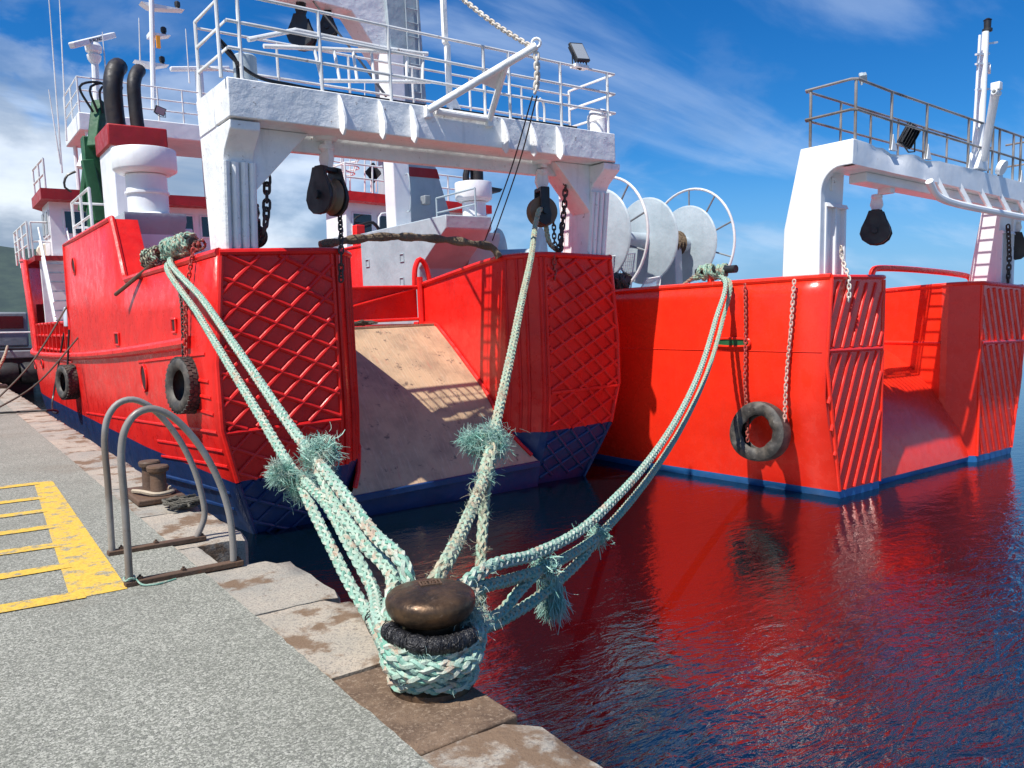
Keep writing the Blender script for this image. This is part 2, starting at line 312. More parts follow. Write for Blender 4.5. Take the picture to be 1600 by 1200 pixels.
# ------------------------------------------------------------------ mesh helpers
class MB:
    def __init__(s): s.v = []; s.f = []; s.m = []; s.cur = 0
    def add(s, vs, fs):
        o = len(s.v); s.v += [Vector(v) for v in vs]; s.f += [tuple(i+o for i in f) for f in fs]; s.m += [s.cur]*len(fs); return s
    def box(s, c, d, rot=None):
        c = Vector(c); hx, hy, hz = d[0]/2, d[1]/2, d[2]/2
        vs = [Vector((x, y, z)) for x in (-hx, hx) for y in (-hy, hy) for z in (-hz, hz)]
        if rot is not None: vs = [rot @ v for v in vs]
        return s.add([v+c for v in vs], [(0, 1, 3, 2), (4, 6, 7, 5), (0, 4, 5, 1), (2, 3, 7, 6), (0, 2, 6, 4), (1, 5, 7, 3)])
    def bb(s, x0, x1, y0, y1, z0, z1): return s.box(((x0+x1)/2, (y0+y1)/2, (z0+z1)/2), (abs(x1-x0), abs(y1-y0), abs(z1-z0)))
    def prism(s, poly, ext):
        poly = [Vector(p) for p in poly]; ext = Vector(ext); n = len(poly)
        return s.add(poly+[p+ext for p in poly], [tuple(range(n-1, -1, -1)), tuple(range(n, 2*n))]+[(i, (i+1) % n, n+(i+1) % n, n+i) for i in range(n)])
    def bar(s, a, b, w, h, up=(0, 0, 1)):
        a = Vector(a); b = Vector(b); d = (b-a).normalized(); up = Vector(up)
        r = d.cross(up); r = r.normalized() if r.length > 1e-5 else Vector((1, 0, 0)); u = r.cross(d)
        q = [a+r*(i*w/2)+u*(j*h/2) for i, j in ((-1, -1), (1, -1), (1, 1), (-1, 1))]
        return s.prism(q, b-a)
    def tube(s, pts, r, n=8, closed=False, caps=True):
        pts = [Vector(p) for p in pts]; m = len(pts)
        rs = r if isinstance(r, (list, tuple)) else [r]*m
        T = []
        for i in range(m):
            if closed: t = pts[(i+1) % m]-pts[i-1]
            else: t = pts[min(i+1, m-1)]-pts[max(i-1, 0)]
            T.append(t.normalized())
        u = T[0].orthogonal().normalized(); vs = []; prev = T[0]
        for i in range(m):
            if i: u = prev.rotation_difference(T[i]) @ u; prev = T[i]
            w = T[i].cross(u)
            for k in range(n):
                a = 2*PI*k/n; vs.append(pts[i]+(u*math.cos(a)+w*math.sin(a))*rs[i])
        fs = []
        for i in range(m if closed else m-1):
            j = (i+1) % m
            for k in range(n): fs.append((i*n+k, i*n+(k+1) % n, j*n+(k+1) % n, j*n+k))
        if caps and not closed: fs += [tuple(range(n-1, -1, -1)), tuple((m-1)*n+k for k in range(n))]
        return s.add(vs, fs)
    def lathe(s, prof, c, axis=(0, 0, 1), n=24, close=False):
        """prof: (radius, distance along axis)"""
        c = Vector(c); q = Vector((0, 0, 1)).rotation_difference(Vector(axis).normalized()); vs = []; m = len(prof)
        for r, h in prof:
            for k in range(n):
                a = 2*PI*k/n; vs.append(c+q @ Vector((r*math.cos(a), r*math.sin(a), h)))
        fs = []
        for i in range(m if close else m-1):
            j = (i+1) % m
            for k in range(n): fs.append((i*n+k, i*n+(k+1) % n, j*n+(k+1) % n, j*n+k))
        if not close: fs += [tuple(range(n-1, -1, -1)), tuple((m-1)*n+k for k in range(n))]
        return s.add(vs, fs)
    def grid(s, rows, flip=False):
        m = len(rows[0]); vs = [p for r in rows for p in r]; fs = []
        for i in range(len(rows)-1):
            for k in range(m-1):
                f = (i*m+k, i*m+k+1, (i+1)*m+k+1, (i+1)*m+k); fs.append(f[::-1] if flip else f)
        return s.add(vs, fs)
ORG = {}
def link(name, data, parent, org):
    o = bpy.data.objects.new(name, data); COL.objects.link(o)
    if parent is not None: o.parent = parent; o.location = org-ORG[parent.name]
    else: o.location = org
    ORG[o.name] = org; return o
def tag(o, label=None, cat=None, group=None, kind=None):
    if label: o['label'] = label
    if cat: o['category'] = cat
    if group: o['group'] = group
    if kind: o['kind'] = kind
    return o
def empty(name, loc, label=None, cat=None, group=None):
    o = link(name, None, None, Vector(loc)); o.empty_display_size = 0.2; return tag(o, label, cat, group)
def obj(name, mb, mats, parent=None, bevel=0.0, sharp=35, base=False):
    lo = Vector([min(v[i] for v in mb.v) for i in range(3)]); hi = Vector([max(v[i] for v in mb.v) for i in range(3)])
    org = (lo+hi)/2
    if base: org.z = lo.z
    me = bpy.data.meshes.new(name); me.from_pydata([v-org for v in mb.v], [], mb.f)
    for mt in (mats if isinstance(mats, (list, tuple)) else [mats]): me.materials.append(MATS[mt])
    if any(mb.m): me.polygons.foreach_set('material_index', mb.m)
    bm = bmesh.new(); bm.from_mesh(me); bmesh.ops.recalc_face_normals(bm, faces=bm.faces); bm.to_mesh(me); bm.free()
    me.shade_smooth(); me.set_sharp_from_angle(angle=math.radians(sharp)); me.update()
    o = link(name, me, parent, org)
    if bevel:
        b = o.modifiers.new('bevel', 'BEVEL'); b.width = bevel; b.segments = 2; b.limit_method = 'ANGLE'; b.angle_limit = math.radians(40)
    return o
def smooth_path(pts, step=0.03):
    pts = [Vector(p) for p in pts]
    if len(pts) < 3:
        n = max(2, int((pts[1]-pts[0]).length/step)); return [pts[0].lerp(pts[1], i/n) for i in range(n+1)]
    P = [pts[0]*2-pts[1]]+pts+[pts[-1]*2-pts[-2]]; dense = []
    for i in range(1, len(P)-2):
        p0, p1, p2, p3 = P[i-1], P[i], P[i+1], P[i+2]
        t0 = 0; t1 = t0+max(1e-4, (p1-p0).length)**0.5; t2 = t1+max(1e-4, (p2-p1).length)**0.5; t3 = t2+max(1e-4, (p3-p2).length)**0.5
        for k in range(24):
            t = t1+(t2-t1)*k/24
            a1 = p0*((t1-t)/(t1-t0))+p1*((t-t0)/(t1-t0)); a2 = p1*((t2-t)/(t2-t1))+p2*((t-t1)/(t2-t1)); a3 = p2*((t3-t)/(t3-t2))+p3*((t-t2)/(t3-t2))
            b1 = a1*((t2-t)/(t2-t0))+a2*((t-t0)/(t2-t0)); b2 = a2*((t3-t)/(t3-t1))+a3*((t-t1)/(t3-t1))
            dense.append(b1*((t2-t)/(t2-t1))+b2*((t-t1)/(t2-t1)))
    dense.append(pts[-1])
    out = [dense[0]]; acc = 0
    for a, b in zip(dense, dense[1:]):
        d = (b-a).length
        while acc+d >= step and d > 1e-9:
            f = (step-acc)/d; a = a.lerp(b, f); out.append(a); d = (b-a).length; acc = 0
        acc += d
    if (out[-1]-dense[-1]).length > step*0.3: out.append(dense[-1])
    return out
def frames(path):
    T = [(path[min(i+1, len(path)-1)]-path[max(i-1, 0)]).normalized() for i in range(len(path))]
    u = T[0].orthogonal().normalized(); out = []
    for i, t in enumerate(T):
        if i: u = (T[i-1].rotation_difference(t) @ u).normalized()
        out.append((u, t.cross(u)))
    return out
def braid(mb, pts, R, m0=0, m1=1, step=None, pitch=None, phase=0.0):
    """eight strand plait laid along a path"""
    step = step or R*0.5; pitch = pitch or R*8.5; path = smooth_path(pts, step); fr = frames(path)
    for hand in (1, -1):
        for k in range(4):
            line = []
            for i, p in enumerate(path):
                ph = 2*PI*i*step/pitch+phase; th = hand*ph+k*PI/2
                rr = R*(0.58+0.15*hand*math.cos(4*ph)); u, w = fr[i]
                line.append(p+(u*math.cos(th)+w*math.sin(th))*rr)
            mb.cur = m0 if hand > 0 else m1
            mb.tube(line, R*0.36, 5)
    mb.cur = 0
    return path
def twisted(mb, pts, R, step=None, pitch=None, n=3, sides=5):
    step = step or R*0.7; pitch = pitch or R*7; path = smooth_path(pts, step); fr = frames(path)
    for k in range(n):
        mb.tube([p+(fr[i][0]*math.cos(2*PI*(i*step/pitch+k/n))+fr[i][1]*math.sin(2*PI*(i*step/pitch+k/n)))*R*0.5 for i, p in enumerate(path)], R*0.56, sides)
def yarns(mb, c, rad, n, ln, direction, spread, mi=2):
    fray(mb, c, rad, n, ln, direction, spread, mi, w=0.0042, curl=0.7)
def fray(mb, c, rad, n, ln, direction=None, spread=1.0, mi=0, w=0.0013, curl=0.9):
    c = Vector(c); mb.cur = mi
    for i in range(n):
        d = Vector((random.gauss(0, 1), random.gauss(0, 1), random.gauss(0, 1))).normalized()
        if direction is not None: d = (Vector(direction)+d*spread).normalized()
        p = c+Vector((random.gauss(0, 1), random.gauss(0, 1), random.gauss(0, 1)))*rad*0.45
        L = ln*random.uniform(0.5, 1.25); pts = [p]
        bend = Vector((random.gauss(0, 1), random.gauss(0, 1), random.gauss(0, 1)-0.5))*curl
        for k in range(3): d = (d+bend*0.5).normalized(); p = p+d*L/3; pts.append(p)
        mb.tube(pts, [w, w, w*0.9, w*0.5], 3, caps=False)
    mb.cur = 0
LINKS = {}
def chain(name, pts, L, r, mat, label, group=None, cat='chain', parent=None):
    """hanging chain: every link a part"""
    key = (L, r, mat)
    if key not in LINKS:
        w = L*0.28; h = L*0.5-w; path = []
        for k in range(7): a = PI*k/6; path.append((w*math.cos(a), 0, h+w*math.sin(a)))
        for k in range(7): a = PI+PI*k/6; path.append((w*math.cos(a), 0, -h+w*math.sin(a)))
        mb = MB().tube(path, r, 6, closed=True); me = bpy.data.meshes.new('link'); me.from_pydata(mb.v, [], mb.f); me.materials.append(MATS[mat]); me.shade_smooth(); LINKS[key] = me
    path = smooth_path(pts, L-2*r*1.05)
    lowest = min(path, key=lambda p: p.z)
    root = empty(name, lowest, label, cat, group) if parent is None else parent
    for i, (a, b) in enumerate(zip(path, path[1:])):
        o = link('link', LINKS[key], root, (a+b)/2); d = (b-a).normalized()
        o.rotation_mode = 'QUATERNION'
        o.rotation_quaternion = Vector((0, 0, 1)).rotation_difference(d) @ Quaternion((0, 0, 1), (PI/2 if i % 2 else 0)+0.5+random.uniform(-.15, .15))
    return root

# ================================================================== SETTING
EDGE = 1.95; JOINT = 1.40
def setting():
    er = random.Random(8); edge = [(JOINT+er.uniform(-0.004, 0.006), -4+k*0.07, 0.003) for k in range(400)]
    pts = [(-70, -40, 0.003), (JOINT, -40, 0.003)]+edge+[(JOINT, 60, 0.003), (-70, 60, 0.003)]
    q = obj('quay', MB().add(pts, [tuple(range(len(pts)))]), 'aggregate'); tag(q, kind='structure')
    # quay body and wall face under the coping, with the ladder recess
    mb = MB(); mb.bb(-70, JOINT, -40, 60, -5, -0.40); mb.bb(JOINT, EDGE-0.06, -40, 5.27, -5, -0.40); mb.bb(JOINT, 1.60, 5.27, 5.95, -5, -0.40); mb.bb(JOINT, EDGE-0.06, 5.95, 60, -5, -0.40)
    tag(obj('quay_wall', mb, 'wall_stone'), kind='structure')
    # coping stones one by one
    rnd = random.Random(3)
    def stone(x0, x1, y0, y1, name='coping_stone', z=-0.005, chip=True):
        nx, ny = 7, max(4, int((y1-y0)/0.11)); rows = []
        for j in range(ny+1):
            row = []
            for i in range(nx+1):
                x = x0+(x1-x0)*i/nx; y = y0+(y1-y0)*j/ny; zz = z+rnd.uniform(-0.003, 0.003)
                if i == nx:
                    x += rnd.uniform(-0.035, 0.02) if chip else 0; zz -= 0.055+rnd.uniform(0, 0.02)
                if i == nx-1: x = x1-0.045+rnd.uniform(-0.02, 0.01); zz -= 0.006
                if chip and j in (0, ny): zz -= 0.006
                if chip and i >= nx-1 and j in (0, ny): y += (0.045 if j == 0 else -0.045)*(i-nx+2)*0.6; zz -= 0.02; x -= 0.025
                row.append((x, y, zz))
            rows.append(row)
        bot = [[(p[0] if i else x0, p[1], -0.42) for i, p in enumerate(r)] for r in rows]
        m = MB(); m.grid(rows); m.grid([[r[-1] for r in rows], [r[-1] for r in bot]]); m.grid([rows[0], bot[0]]); m.grid([rows[-1], bot[-1]]); m.grid([[r[0] for r in rows], [r[0] for r in bot]])
        return obj(name, m, 'granite', q, sharp=50)
    g = 0.008
    ys = [-4.0, -2.5, -1.2, 0.0, 1.22, 2.46]
    for a, b in zip(ys, ys[1:]): stone(JOINT+0.004, EDGE, a+g, b-g)
    stone(JOINT+0.004, EDGE+0.03, 3.27+g, 4.28-g); stone(JOINT+0.004, EDGE+0.04, 4.28+g, 5.27)
    stone(JOINT+0.004, 1.60, 5.27+g, 5.95-g)
    y = 5.95
    while y < 58:
        L = rnd.uniform(1.15, 1.75); stone(JOINT+0.004, EDGE+rnd.uniform(-0.01, 0.03), y+g, y+L-g); y += L
    # a second course of paving slabs further along
    # rusty plate that carries the bollard
    m = MB(); m.bb(JOINT+0.004, EDGE-0.06, 2.475, 3.255, -0.4, -0.012)
    obj('base_plate', m, 'plate_rust', q, bevel=0.01)
    # yellow hatching, 4 mm above the concrete
    m = MB()
    def strip(a, b, w0, w1):
        a = Vector(a); b = Vector(b); m.add([(a.x, a.y-w0/2, 0.007), (b.x, b.y-w1/2, 0.007), (b.x, b.y+w1/2, 0.007), (a.x, a.y+w0/2, 0.007)], [(0, 1, 2, 3)])
    m.add([(0.62, 5.20, 0.007), (0.93, 5.20, 0.007), (1.03, 9.55, 0.007), (0.86, 9.55, 0.007)], [(0, 1, 2, 3)])
    for (xa, ya, xb, yb, w) in [(-1.6, 5.40, 0.70, 5.25, 0.16), (-1.6, 6.02, 0.72, 5.98, 0.14), (-1.6, 6.75, 0.74, 6.62, 0.15), (-1.6, 7.35, 0.77, 7.28, 0.14), (-1.6, 7.95, 0.80, 7.98, 0.14), (-1.6, 8.65, 0.86, 8.62, 0.14), (-1.6, 9.42, 0.90, 9.48, 0.15)]: strip((xa, ya, 0), (xb, yb, 0), w, w)
    # later strips overlap the side band: lift each one a hair
    for i in range(4, len(m.v), 4):
        for k in range(4): m.v[i+k].z += 0.003
    tag(obj('painted_marking', m, 'yellow_paint'), kind='structure')
    # water
    w = obj('water', MB().add([(-4000, -4000, ZW), (4000, -4000, ZW), (4000, 6000, ZW), (-4000, 6000, ZW)], [(0, 1, 2, 3)]), 'water'); tag(w, kind='structure')
    # hill across the bay
    rows = [[], [], []]
    for k in range(60):
        a = math.radians(-75+k*2.1); d = 2400
        hgt = 190+34*math.sin(k*0.37)+16*math.sin(k*1.1+1)+9*math.sin(k*2.3)
        fall = max(0.0, min(1.0, (math.radians(22)-a)/math.radians(18))); hgt = 25+hgt*fall
        for r, (dd, hh) in zip(rows, ((d-500, -3), (d, hgt), (d+700, -3))): r.append((dd*math.sin(a), dd*math.cos(a), hh))
    tag(obj('hill', MB().grid(rows), 'hill', sharp=80), kind='structure')
setting()

# ================================================================== QUAY FURNITURE
KZ = 0.87
BC = at(673, 938, Z=0.375); BX, BY = BC.x, BC.y
def bollard():
    t = empty('mooring_bollard', (BX, BY, 0), 'worn brown iron mooring bollard with mushroom head wrapped in teal ropes', 'bollard')
    c = (BX, BY, 0)
    obj('stem', MB().lathe([(0.19, -0.012), (0.185, 0.012), (0.155, 0.03), (0.135, 0.10), (0.13, 0.26), (0.14, 0.34)], c, n=32), 'iron', t)
    obj('head', MB().lathe([(0.10, 0.288), (0.14, 0.292), (0.172, 0.308), (0.193, 0.334), (0.202, 0.362), (0.203, 0.384), (0.197, 0.402), (0.184, 0.415), (0.168, 0.422), (0.12, 0.433), (0.06, 0.440), (0.001, 0.442)], c, n=48), 'iron', t)
    # cast mark on top of the head
    m = MB(); r = Matrix.Rotation(-YAW+0.35, 3, 'Z')
    def bx(x, y, w, d): m.box(Vector((BX+0.02, BY+0.035, 0.437))+r @ Vector((x, y, 0)), (w, d, 0.018), r)
    bx(0, 0.026, 0.098, 0.006); bx(0, -0.026, 0.098, 0.006); bx(-0.046, 0, 0.006, 0.046); bx(0.046, 0, 0.006, 0.046)
    for x in (-0.032, -0.018, 0.0, 0.014, 0.030): bx(x, 0, 0.006, 0.034)
    for x, y in ((-0.025, 0), (0.007, 0.014), (0.007, -0.014), (0.022, 0.002)): bx(x, y, 0.014, 0.006)
    obj('cast_mark', m, 'rusty', t)
bollard()
def grab_rail():
    t = empty('ladder_grab_rail', (1.28, 5.7, 0), 'grey tubular steel grab rail of two tall hoops over the quay ladder', 'rail')
    for yb, x0, x1 in ((5.26, 0.955, 1.60), (6.08, 1.0, 1.585)):
        pts = [(x0, yb, 0.03), (x0-0.005, yb, 0.5), (x0-0.01, yb, 0.86), (x0+0.02, yb, 1.0), (x0+0.085, yb, 1.085), (x0+0.17, yb, 1.11), (x0+0.26, yb, 1.075), (x0+0.36, yb, 0.98), (x0+0.48, yb, 0.80), (x0+0.575, yb, 0.58), (x0+0.63, yb, 0.36), (x0+0.645, yb, 0.18), (x1, yb, 0.03)]
        obj('hoop', MB().tube(smooth_path(pts, 0.035), 0.0225, 14), 'galv_hoop', t)
        b = obj('base_bar', MB().bb(x0-0.03, x1+0.06, yb-0.035, yb+0.035, 0.0, 0.035), 'rusty', t, bevel=0.006)
        for x in (x0+0.06, (x0+x1)/2, x1+0.03): obj('bolt', MB().lathe([(0.018, 0.034), (0.018, 0.05), (0.008, 0.05), (0.008, 0.062)], (x, yb, 0), n=6), 'rusty', b)
    # scrap of cord tied round the near foot
    m = MB(); c = Vector((0.955, 5.26, 0.05))
    twisted(m, [c+Vector((0.032*math.cos(a), 0.032*math.sin(a), 0.008*math.sin(3*a))) for a in [k*0.5 for k in range(13)]]+[c+Vector((0.06, -0.07, -0.035)), c+Vector((0.14, -0.10, -0.04)), c+Vector((0.26, -0.06, -0.042))], 0.006)
    tag(obj('cord_scrap', m, 'rope_teal'), 'thin teal cord tied round the near foot of the grab rail', 'cord')
grab_rail()
def bitts():
    t = empty('double_bollard', (1.70, 7.95, 0), 'rusty low twin post bollard on the quay edge behind the hoops', 'bollard')
    obj('base', MB().bb(1.48, 1.90, 7.60, 8.30, 0, 0.06), 'rusty', t, bevel=0.015)
    for y in (7.78, 8.12): obj('post', MB().lathe([(0.085, 0.05), (0.072, 0.08), (0.070, 0.27), (0.095, 0.285), (0.10, 0.32), (0.09, 0.335), (0.03, 0.34)], (1.70, y, 0), n=20), 'rusty', t)
    m = MB(); rnd = random.Random(5)
    for k in range(9):
        p = Vector((1.78, 7.30, 0.03)); pts = [p+Vector((rnd.uniform(-0.13, 0.16), rnd.uniform(-0.16, 0.16), rnd.uniform(0, 0.06))) for _ in range(6)]
        twisted(m, pts, 0.016, sides=4)
    tag(obj('rope_scrap', m, 'dark_rope'), 'small dark heap of old rope lying on the quay edge', 'rope')
    m = MB(); m.tube(smooth_path([(1.52, 8.0, 0.08), (1.56, 7.8, 0.10), (1.66, 7.66, 0.085), (1.80, 7.7, 0.09), (1.84, 7.95, 0.08)], 0.04), 0.02, 6)
    tag(obj('rope_end', m, 'tan_rope'), 'short tan rope end lying round the foot of the twin posts', 'rope')
bitts()

# ================================================================== SHIPS
def topz(dy, k):
    if k == 1: P = [(0, 2.64), (4.6, 2.56), (4.75, 2.62), (5.4, 3.66), (10.9, 3.70), (10.98, 1.0), (18.1, 1.0), (19.2, 3.95), (24, 4.3), (30, 4.8)]
    else: P = [(0, 2.26), (3, 2.24), (6, 2.2), (10, 2.3), (18, 2.9), (20, 3.9), (30, 4.8)]
    for (a, za), (b, zb) in zip(P, P[1:]):
        if dy <= b: return za+(zb-za)*(dy-a)/(b-a)
    return P[-1][1]
def side_off(z, dy):
    st = [(2.7, 3.26), (1.3, 3.40), (0.5, 3.40), (-0.18, 3.245), (-1.05, 2.95), (-2.0, 2.3)]
    md = [(2.7, 3.40), (1.3, 3.44), (0.5, 3.42), (-0.18, 3.40), (-1.05, 3.3), (-2.0, 2.7)]
    def ip(T):
        if z >= T[0][0]: return T[0][1]
        for (za, a), (zb, b) in zip(T, T[1:]):
            if z >= zb: return b+(a-b)*(z-zb)/(za-zb)
        return T[-1][1]
    f = max(0, min(1, dy/4)); o = ip(st)*(1-f)+ip(md)*f
    s = max(0.0, min(1.0, (z+2)/6)); t = max(0, min(1, (dy-(15+4*s))/(12.5-1.5*s)))
    return o*(1-t**2.5)
def hull(root, cx, y0, k):
    def xw(s): return 0.38 if (k == 2 and s > 0) else 0.0
    red = 'red' if k == 1 else 'red2'; zb = -0.18 if k == 1 else -0.93
    dys = [0, 0.5, 1, 1.5, 2, 3, 4, 4.6, 4.75, 5.1, 5.4, 6.5, 8, 9.5, 10.9, 10.98, 12, 14, 16, 18.1, 18.6, 19.2, 20, 21, 22, 23, 24, 25, 26, 27, 28, 28.6, 29.2, 29.6]
    for s, nm in ((-1, 'port'), (1, 'starboard')):
        rows = []
        for dy in dys:
            tz = topz(dy, k); zs = [tz]+[min(z, tz-0.02*(i+1)) for i, z in enumerate((2.0, 1.3, 0.9, 0.5, 0.15))]+[zb, -0.6 if zb > -0.6 else -1.0, -1.2, -2.0]
            tuck = lambda z: 0 if z > 0.45 else (0.06*(0.45-z)/0.63 if z > -0.18 else 0.06+0.3*(-0.18-z)/0.87)
            rows.append([(cx+s*(side_off(z, dy)+xw(s)*(1-max(0, min(1, (dy-14)/15)))), y0+max(dy, tuck(z) if dy < 0.45 and k == 1 else dy), z) for z in zs])
        m = MB(); m.cur = 0; m.grid(rows)
        nz = len(rows[0])-1
        m.m = [(1 if (i % nz) >= 6 else 0) for i in range(len(m.f))]
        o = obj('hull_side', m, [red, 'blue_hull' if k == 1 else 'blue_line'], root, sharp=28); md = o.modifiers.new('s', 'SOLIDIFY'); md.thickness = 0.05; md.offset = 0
        # rounded cap along the bulwark
        cap = [Vector((cx+s*(side_off(topz(d, k), d)+xw(s)*(1-max(0, min(1, (d-14)/15)))), y0+d, topz(d, k)+0.005)) for d in dys]
        o2 = obj('bulwark_cap', MB().tube(cap, 0.055 if k == 1 else 0.05, 8), red, root)
        if k == 1:
            rub = []
            for d in dys[2:]:
                Z = 1.62-0.060*d+0.0016*d*d if d < 20 else 1.06+0.035*(d-20)
                rub.append((cx+s*(side_off(Z, d)+0.03), y0+d, Z))
            obj('rubbing_strake', MB().tube(smooth_path(rub, 0.4), 0.085, 10), red, root)
    # deck
    m = MB(); m.add([(cx-3.3, y0+2.9, 1.58), (cx+3.3, y0+2.9, 1.58), (cx+3.2, y0+20, 1.58), (cx-3.2, y0+20, 1.58)], [(0, 1, 2, 3)])
    m.add([(cx-3.2, y0+19.5, 2.6), (cx+3.2, y0+19.5, 2.6), (cx+0.3, y0+28.4, 2.9), (cx-0.3, y0+28.4, 2.9)], [(0, 1, 2, 3)])
    m.add([(cx-3.2, y0+19.5, 1.58), (cx+3.2, y0+19.5, 1.58), (cx+3.2, y0+19.5, 2.6), (cx-3.2, y0+19.5, 2.6)], [(0, 1, 2, 3)])
    obj('deck', m, 'red_dark' if k == 1 else 'grey_paint', root)
    # stern blocks either side of the ramp
    for s in (-1, 1):
        zs = [None, 1.3, 0.45, -0.18, -0.6, -1.05, -2.0] if k == 1 else [None, 1.2, 0.2, -0.5, -0.93, -1.2, -2.0]
        rows = []
        for z in zs:
            tk = 0.0
            if z is not None and k == 1: tk = 0 if z >= 0.45 else (0.06 if z == -0.18 else 0.06+0.34*(-0.18-z)/0.87)
            def pt(off, dy, zt): return (cx+s*off, y0+dy+tk, zt if z is None else z)
            if k == 1:
                oo = side_off(2.64 if z is None else z, 0)
                row = [pt(oo, 0, 2.64), pt(1.82, 0, 2.68), pt(1.70, 0.05, 2.68), pt(1.42, 0.36, 2.67), pt(1.34, 0.5, 2.66), pt(1.32, 0.8, 2.64), pt(1.32, 3.0, 2.36)]
            else:
                oo = side_off(2.26 if z is None else z, 0)+xw(s)
                row = [pt(oo, 0, 2.26), pt(1.80, 0.0, 2.30), pt(1.78, 0.02, 2.30), pt(1.36, 0.40, 2.28), pt(1.32, 0.5, 2.27), pt(1.32, 0.8, 2.26), pt(1.32, 3.0, 2.15)]
            rows.append(row)
        m = MB(); m.grid(rows); nc = len(rows[0])-1
        bi = 3 if k == 1 else 4
        m.m = [(1 if (i//nc) >= bi else 0) for i in range(len(m.f))]
        top = rows[0]; m.cur = 0
        tz3 = topz(3.0, k); m.add(top+[(cx+s*(side_off(tz3, 3.0)+xw(s)), y0+3.0, tz3)], [tuple(range(len(top)+1))])
        m.add([top[-1], (cx+s*(side_off(tz3, 3.0)+xw(s)), y0+3.0, tz3), (cx+s*side_off(1.5, 3), y0+3.0, 1.5), (top[-1][0], top[-1][1], 1.5)], [(0, 1, 2, 3)])
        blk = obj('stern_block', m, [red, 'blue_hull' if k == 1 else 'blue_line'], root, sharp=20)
        # rim pipe round the top
        obj('rim', MB().tube(smooth_path([Vector(p)+Vector((0, 0, 0.0)) for p in top], 0.08), 0.045 if k == 1 else 0.035, 8), red, blk)
        # corner pipes down the aft face
        if k == 1:
            for off, dy in ((1.82, -0.005), (1.74, 0.02), (1.56, 0.19), (1.47, 0.30), (1.36, 0.46)):
                obj('corner_rib', MB().tube([(cx+s*off, y0+dy, 2.64), (cx+s*off, y0+dy, 0.45), (cx+s*off, y0+dy+0.06, -0.18)], 0.028, 8), red, blk)
            # lattice of half round bars
            x0, x1 = 1.84, side_off(1.3, 0)
            def surf(u, z):
                z = max(-1.0, z); tk = 0 if z >= 0.45 else (0.06*(0.45-z)/0.63 if z >= -0.18 else 0.06+0.34*(-0.18-z)/0.87)
                return Vector((cx+s*u, y0+tk-0.010, z))
            def clip_line(slope, c, zlo, zhi):
                # line z = c + slope*(u - x0)
                us = []
                for i in range(61):
                    u = x0+(x1-0.03-x0)*i/60; z = c+slope*(u-x0)
                    if zlo <= z <= zhi and u <= side_off(z, 0)-0.02: us.append((u, z))
                return us
            for zlo, zhi, mt in ((0.47, 2.62, red), (-0.18, 0.43, red), (-1.02, -0.19, 'blue_hull')):
                for slope, sp in ((0.46, 0.30), (-0.92, 0.325)):
                    c = -4.0
                    while c < 5:
                        us = clip_line(slope, c, zlo, zhi)
                        if len(us) > 6: obj('lattice_bar', MB().tube([surf(*us[0])]+[surf(*us[len(us)*q//4]) for q in (1, 2, 3)]+[surf(*us[-1])], 0.032 if zlo > 0.4 else 0.026, 8), mt, blk)
                        c += sp
            obj('lattice_edge', MB().tube([surf(x0, 0.45), surf(x1-0.03, 0.45)], 0.033, 8), red, blk)
            obj('lattice_edge', MB().tube([surf(side_off(z, 0)-0.02, z) for z in (2.6, 1.3, 0.5, -0.18)], 0.038, 8), red, blk)
            obj('lattice_edge', MB().tube([surf(side_off(z, 0)-0.02, z) for z in (-0.19, -1.0)], 0.034, 8), 'blue_hull', blk)
        else:
            x0, x1 = 1.84, side_off(1.0, 0)-0.03+xw(s)
            for zlo, zhi in ((1.22, 2.22), (-0.93, 1.16)):
                c = -6.0
                while c < 8:
                    us = []
                    for i in range(121):
                        u = x0+(x1-x0)*i/120; z = c-2.35*(u-x0)
                        if zlo <= z <= zhi and u < side_off(z, 0)-0.03+xw(s): us.append((u, z))
                    if len(us) > 5: obj('stern_rib', MB().tube([(cx+s*u, y0+0.004, z) for u, z in (us[0], us[len(us)//2], us[-1])], 0.034, 7), red, blk)
                    c += 0.62
            obj('stern_edge', MB().tube([(cx+s*x0, y0, 1.19), (cx+s*x1, y0, 1.19)], 0.036, 8), red, blk)
            obj('stern_edge', MB().tube([(cx+s*(side_off(z, 0)-0.01+xw(s)), y0, z) for z in (2.24, 1.0, -0.93)], 0.034, 8), red, blk)
            obj('stern_edge', MB().tube([(cx+s*1.80, y0, z) for z in (2.26, -0.93)], 0.03, 8), red, blk)
            obj('wall_rib', MB().tube([(cx+s*1.32, y0+0.5, 1.19), (cx+s*1.32, y0+2.9, 1.22)], 0.03, 8), red, blk)
    # ramp
    if k == 1: prof = [(0.16, -0.66), (0.22, -0.58), (0.34, -0.40), (0.6, -0.08), (0.9, 0.28), (1.12, 0.52), (1.2, 0.585), (1.5, 0.82), (2.0, 1.21), (2.4, 1.50), (2.5, 1.57), (2.62, 1.61), (3.3, 1.62)]
    else: prof = [(0.10, -0.95), (0.14, -0.75), (0.25, -0.38), (0.45, 0.05), (0.7, 0.40), (1.0, 0.70), (1.4, 0.98), (1.9, 1.22), (2.5, 1.42), (3.3, 1.56)]
    nx = 8
    def hw(d): return 1.33+max(0.0, 0.5-d)
    m = MB(); m.grid([[(cx+hw(d)*(2*i/nx-1), y0+d, z) for i in range(nx+1)] for d, z in prof])
    rp = obj('ramp', m, 'ramp_steel' if k == 1 else 'red2', root, sharp=15 if k == 1 else 60)
    m = MB(); b = prof[0]; m.add([(cx-1.72, y0+b[0]+0.01, b[1]), (cx+1.72, y0+b[0]+0.01, b[1]), (cx+1.72, y0+b[0]+0.3, -2), (cx-1.72, y0+b[0]+0.3, -2)], [(0, 1, 2, 3)])
    obj('transom', m, 'blue_hull' if k == 1 else 'blue_line', root)
